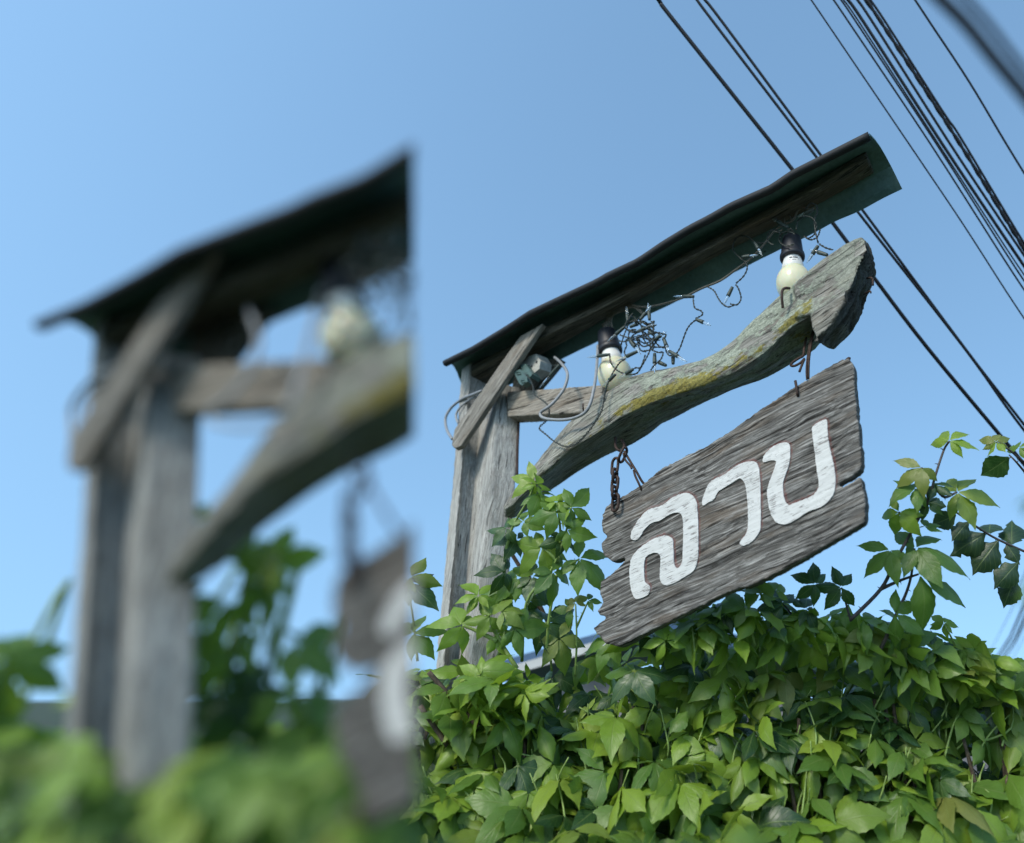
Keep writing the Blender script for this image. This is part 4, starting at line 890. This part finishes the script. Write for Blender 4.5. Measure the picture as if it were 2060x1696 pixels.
# ================================================================== SMALL GANTRY CLOSE TO THE CAMERA (out of focus)
def camv(v): return Vector((v.dot(RT), v.dot(UPV), v.dot(FW)))
MAG = 1.7167; PREF = G(1075, 860); ZN = 0.30
def pxr(x, y): return Vector(((x - CX) / FPX, -(y - CY) / FPX, 1))
rA = pxr(1075, 860); rB = pxr(1030 + MAG * (1075 - CX), CY + MAG * (860 - CY))
n0 = camv(N); q0 = n0 / n0.dot(rA); q1 = Vector((q0.x / MAG, q0.y / MAG, 0)); q1.z = 1 - q1.x * rB.x - q1.y * rB.y
n1 = q1.normalized(); n1 = n1 if n1.dot(rB) * n0.dot(rA) > 0 else -n1
u0 = camv(U); di = Vector((u0.x - rA.x * u0.z, u0.y - rA.y * u0.z, 0)); u1 = di - rB * (n1.dot(di) / n1.dot(rB)); len1 = u1.length; u1.normalize()
SS = MAG * ZN / depth(PREF) * len1
v0 = camv(Z); dv = Vector((v0.x - rA.x * v0.z, v0.y - rA.y * v0.z, 0)); v1 = dv - rB * (n1.dot(dv) / n1.dot(rB)); SS = 0.5 * SS + 0.5 * MAG * ZN / depth(PREF) * v1.length
F0 = Matrix((u0, n0, u0.cross(n0))).transposed(); F1 = Matrix((u1, n1, u1.cross(n1))).transposed(); RM = F1 @ F0.inverted(); PC = camv(PREF - CAM)
ROOFROT = Matrix.Translation(G(893, 722)) @ Matrix.Rotation(R(-4.5), 4, N) @ Matrix.Translation(-G(893, 722))
def small(p):
    q = RM @ (camv(p - CAM) - PC) * SS + rB * ZN
    return CAM + RT * q.x + UPV * q.y + FW * q.z
CUT = (RT + FW * ((CX - 833) / FPX)).normalized(); CUTT = (UPV - FW * ((CY - 48) / FPX)).normalized()
near = root('sign_gantry', Vector((small(base).x, small(base).y, 0)), 'blurred close-up post, brace, roof strip and driftwood arm filling the left side', 'sign frame', 'timber gantries')
def twin(src, parent, name=None, cut=CUT, label=None, shift=Vector((0, 0, 0))):
    me = src.data.copy(); me.transform(Matrix.Translation(OFF[src.name]))
    if src.name.split('.')[0] in ('roof_sheet', 'rolled_edge', 'rafter') and cut is CUT: me.transform(ROOFROT)
    for vtx in me.vertices:
        lowv = vtx.co.z < 0.02; q = small(vtx.co) + shift
        if lowv: q.z = 0
        vtx.co = q
    if cut is not None:
        bm = bmesh.new(); bm.from_mesh(me)
        bmesh.ops.bisect_plane(bm, geom=bm.verts[:] + bm.edges[:] + bm.faces[:], plane_co=CAM, plane_no=cut if cut is not CUTT else -CUTT, clear_outer=True)
        be = [e for e in bm.edges if e.is_boundary]
        if be: bmesh.ops.holes_fill(bm, edges=be, sides=0)
        bm.to_mesh(me); bm.free()
    if not me.vertices: return None
    o = obj(name or src.name.split('.')[0], me, None, parent, False)
    if label: o['label'] = label
    return o
for k in ('post', 'post2', 'roof_sheet', 'rolled_edge', 'rafter', 'brace', 'rear_brace', 'cross_bar', 'driftwood_arm', 'eye_hook'): twin(SHARP[k], near)
nsg = root('hanging_sign', small(sb), 'blurred close-up end of a wooden board with part of one white letter', 'sign', 'hanging wooden signs')
twin(SHARP['board'], nsg); twin(SHARP['letter'], nsg)
nch = root('chain', small(G(1237, 1015)), 'blurred close-up chain above the cropped near board', 'chain', 'rusty chains')
for l in SHARP['chain']: twin(l, nch)
twin(SHARP['tie'], nch, 'wire_strand')
nlp = root('hanging_bulb', small(G(1220, 667, -.045)), 'blurred close-up bulb in black socket under the near roof strip', 'light bulb', 'bulbs hung under the roof')
for l in SHARP['lamp']: twin(l, nlp)
nfl = root('fairy_lights', small(G(1290, 680)), 'blurred close-up tangle of fairy lights beside the near bulb', 'string lights')
for q in [c for c in fl.children if c.name.startswith('twisted_wire')]: twin(q, nfl)
hold = [c for c in fl.children if c.name.startswith('light_holder')][:17]
for q in hold:
    tmp = bpy.data.objects.new('light_holder', q.data.copy()); tmp.data.transform(Matrix.Translation(OFF[fl.name]) @ q.matrix_basis); OFF[tmp.name] = Vector((0, 0, 0)); twin(tmp, nfl, 'light_holder'); bpy.data.objects.remove(tmp)
for k, lab in (('grey_cable', 'blurred pale cable looping by the near cross bar'), ('left_loop', 'blurred cable bulging left of the near post'), ('left_loop2', 'blurred short cable lying over the near post')):
    o = twin(SHARP[k], None, 'cable'); tag(o, lab, 'cable')
for pts, wd, lab in (([(1852, -40), (1895, 0), (1945, 50), (2000, 118), (2045, 172), (2100, 240)], 26, 'blurred near cable crossing the top right corner, lower one'), ([(1912, -40), (1950, 5), (1990, 50), (2040, 115), (2100, 190)], 14, 'blurred near cable crossing the top right corner, upper one')):
    mb = MB(); mb.tube(run_on(spline([at(x, y, 0.34) for x, y in pts], 5), pts, 0.4, None), wd * 0.5 * 0.34 / FPX, 8); o = mb.build('overhead_cable', M_LINE); tag(o, lab, 'cable', 'overhead cables')

# ---- leaves of the near hedge, out of focus
rnd = random.Random(21)
nh = root('near_creeper', Vector((at(400, 1640, 0.33).x, at(400, 1640, 0.33).y, 0)), 'blurred close-up green creeper along the bottom and lower left edge', 'creeper')
NT_ = [(-150, 1400), (0, 1400), (120, 1440), (250, 1470), (330, 1450), (450, 1450), (600, 1440), (690, 1430), (760, 1430), (812, 1420)]
items = []
def near_leaf(x, y, sz, mk, kind='palm', d=None, ang=None, face=0.0):
    d = d or rnd.uniform(0.30, 0.36); p = at(x, y, d); fc = (CAM - p).normalized()
    a_ = R(ang if ang is not None else rnd.uniform(150, 390)); pt = RT * math.cos(a_) + UPV * math.sin(a_)
    put_leaf(nh, p, sz * d / FPX, fc * (rnd.uniform(.3, .8) + face) + Z * 0.7 + rv(rnd, .45), pt, kind, mk, rnd)
for i in range(560):
    x = rnd.uniform(-140, 815); yt = lerp_line(NT_, x); f_ = rnd.random(); y = yt + 85 + (1780 - yt) * f_
    sz = rnd.uniform(95, 165); x = min(x, 800 - sz * 0.45)
    near_leaf(x, y, sz, rnd.choice('yyygd') if f_ < 0.5 else rnd.choice('gdyyd'), 'palm', rnd.uniform(0.30, 0.42))
for i in range(48):
    x = rnd.uniform(40, 800); y = rnd.uniform(1510, 1760); sz = rnd.uniform(95, 150); near_leaf(min(x, 800 - sz * .45), y + 20, sz, rnd.choice('yggg'), 'palm', rnd.uniform(0.235, 0.28))
for i in range(120):
    x = rnd.uniform(-120, 790); near_leaf(x, rnd.uniform(1480, 1560), rnd.uniform(60, 95), rnd.choice('ggdy'), 'palm', rnd.uniform(0.40, 0.52))
for i in range(120):
    x = rnd.uniform(800, 2120); sz = rnd.uniform(70, 120); near_leaf(x, 1722 + rnd.uniform(0, 40), sz * .75, rnd.choice('gggyd'))
for x, y, sz, an, mk in [(390, 1050, 80, 150, 'g'), (420, 1060, 85, -60, 'g'), (470, 1120, 85, 60, 'g'), (540, 1125, 90, 0, 'g'), (455, 1210, 100, 220, 'g'), (560, 1130, 80, 170, 'y'), (460, 1290, 95, 240, 'g'), (590, 1290, 115, -30, 'g'), (540, 1180, 75, -80, 'g'), (400, 1330, 95, 170, 'd'), (440, 1380, 100, -40, 'd'), (20, 1330, 110, -10, 'g'), (-20, 1340, 140, -50, 'g'), (480, 1410, 110, -50, 'd'), (570, 1420, 80, 80, 'g'), (620, 1420, 60, 20, 'g'), (360, 1200, 80, 190, 'd'), (250, 1380, 90, 120, 'y'), (310, 1440, 105, 200, 'g'), (660, 1480, 110, 60, 'g')]: near_leaf(x, y, sz * 1.12, 'y' if mk == 'g' and rnd.random() < .5 else mk, 'palm', 0.345, an, 1.2)
for x, y, sz, an, mk in [(2085, 930, 60, 180, 'g'), (2085, 1005, 50, 190, 'g'), (2090, 1180, 60, 170, 'g'), (2085, 1340, 60, 180, 'd'), (2085, 1620, 80, 170, 'y'), (2080, 1500, 40, 180, 'g')]: near_leaf(x, y, sz, mk, 'palm', 0.34, an)
for s in ([(430, 1600), (440, 1400), (500, 1240), (540, 1130)], [(380, 1600), (375, 1300), (390, 1130), (420, 1060)], [(480, 1600), (535, 1330), (555, 1150), (560, 1110)], [(600, 1650), (600, 1500), (610, 1420)], [(-30, 1600), (-25, 1450), (0, 1340)]):
    P = [at(x, y, 0.345) for x, y in s]; P = [Vector((P[0].x, P[0].y + .02, 0.0))] + P
    mb = MB(); mb.tube(spline(P, 6), 0.0016, 6); mb.build('stem', M_STEM, nh)
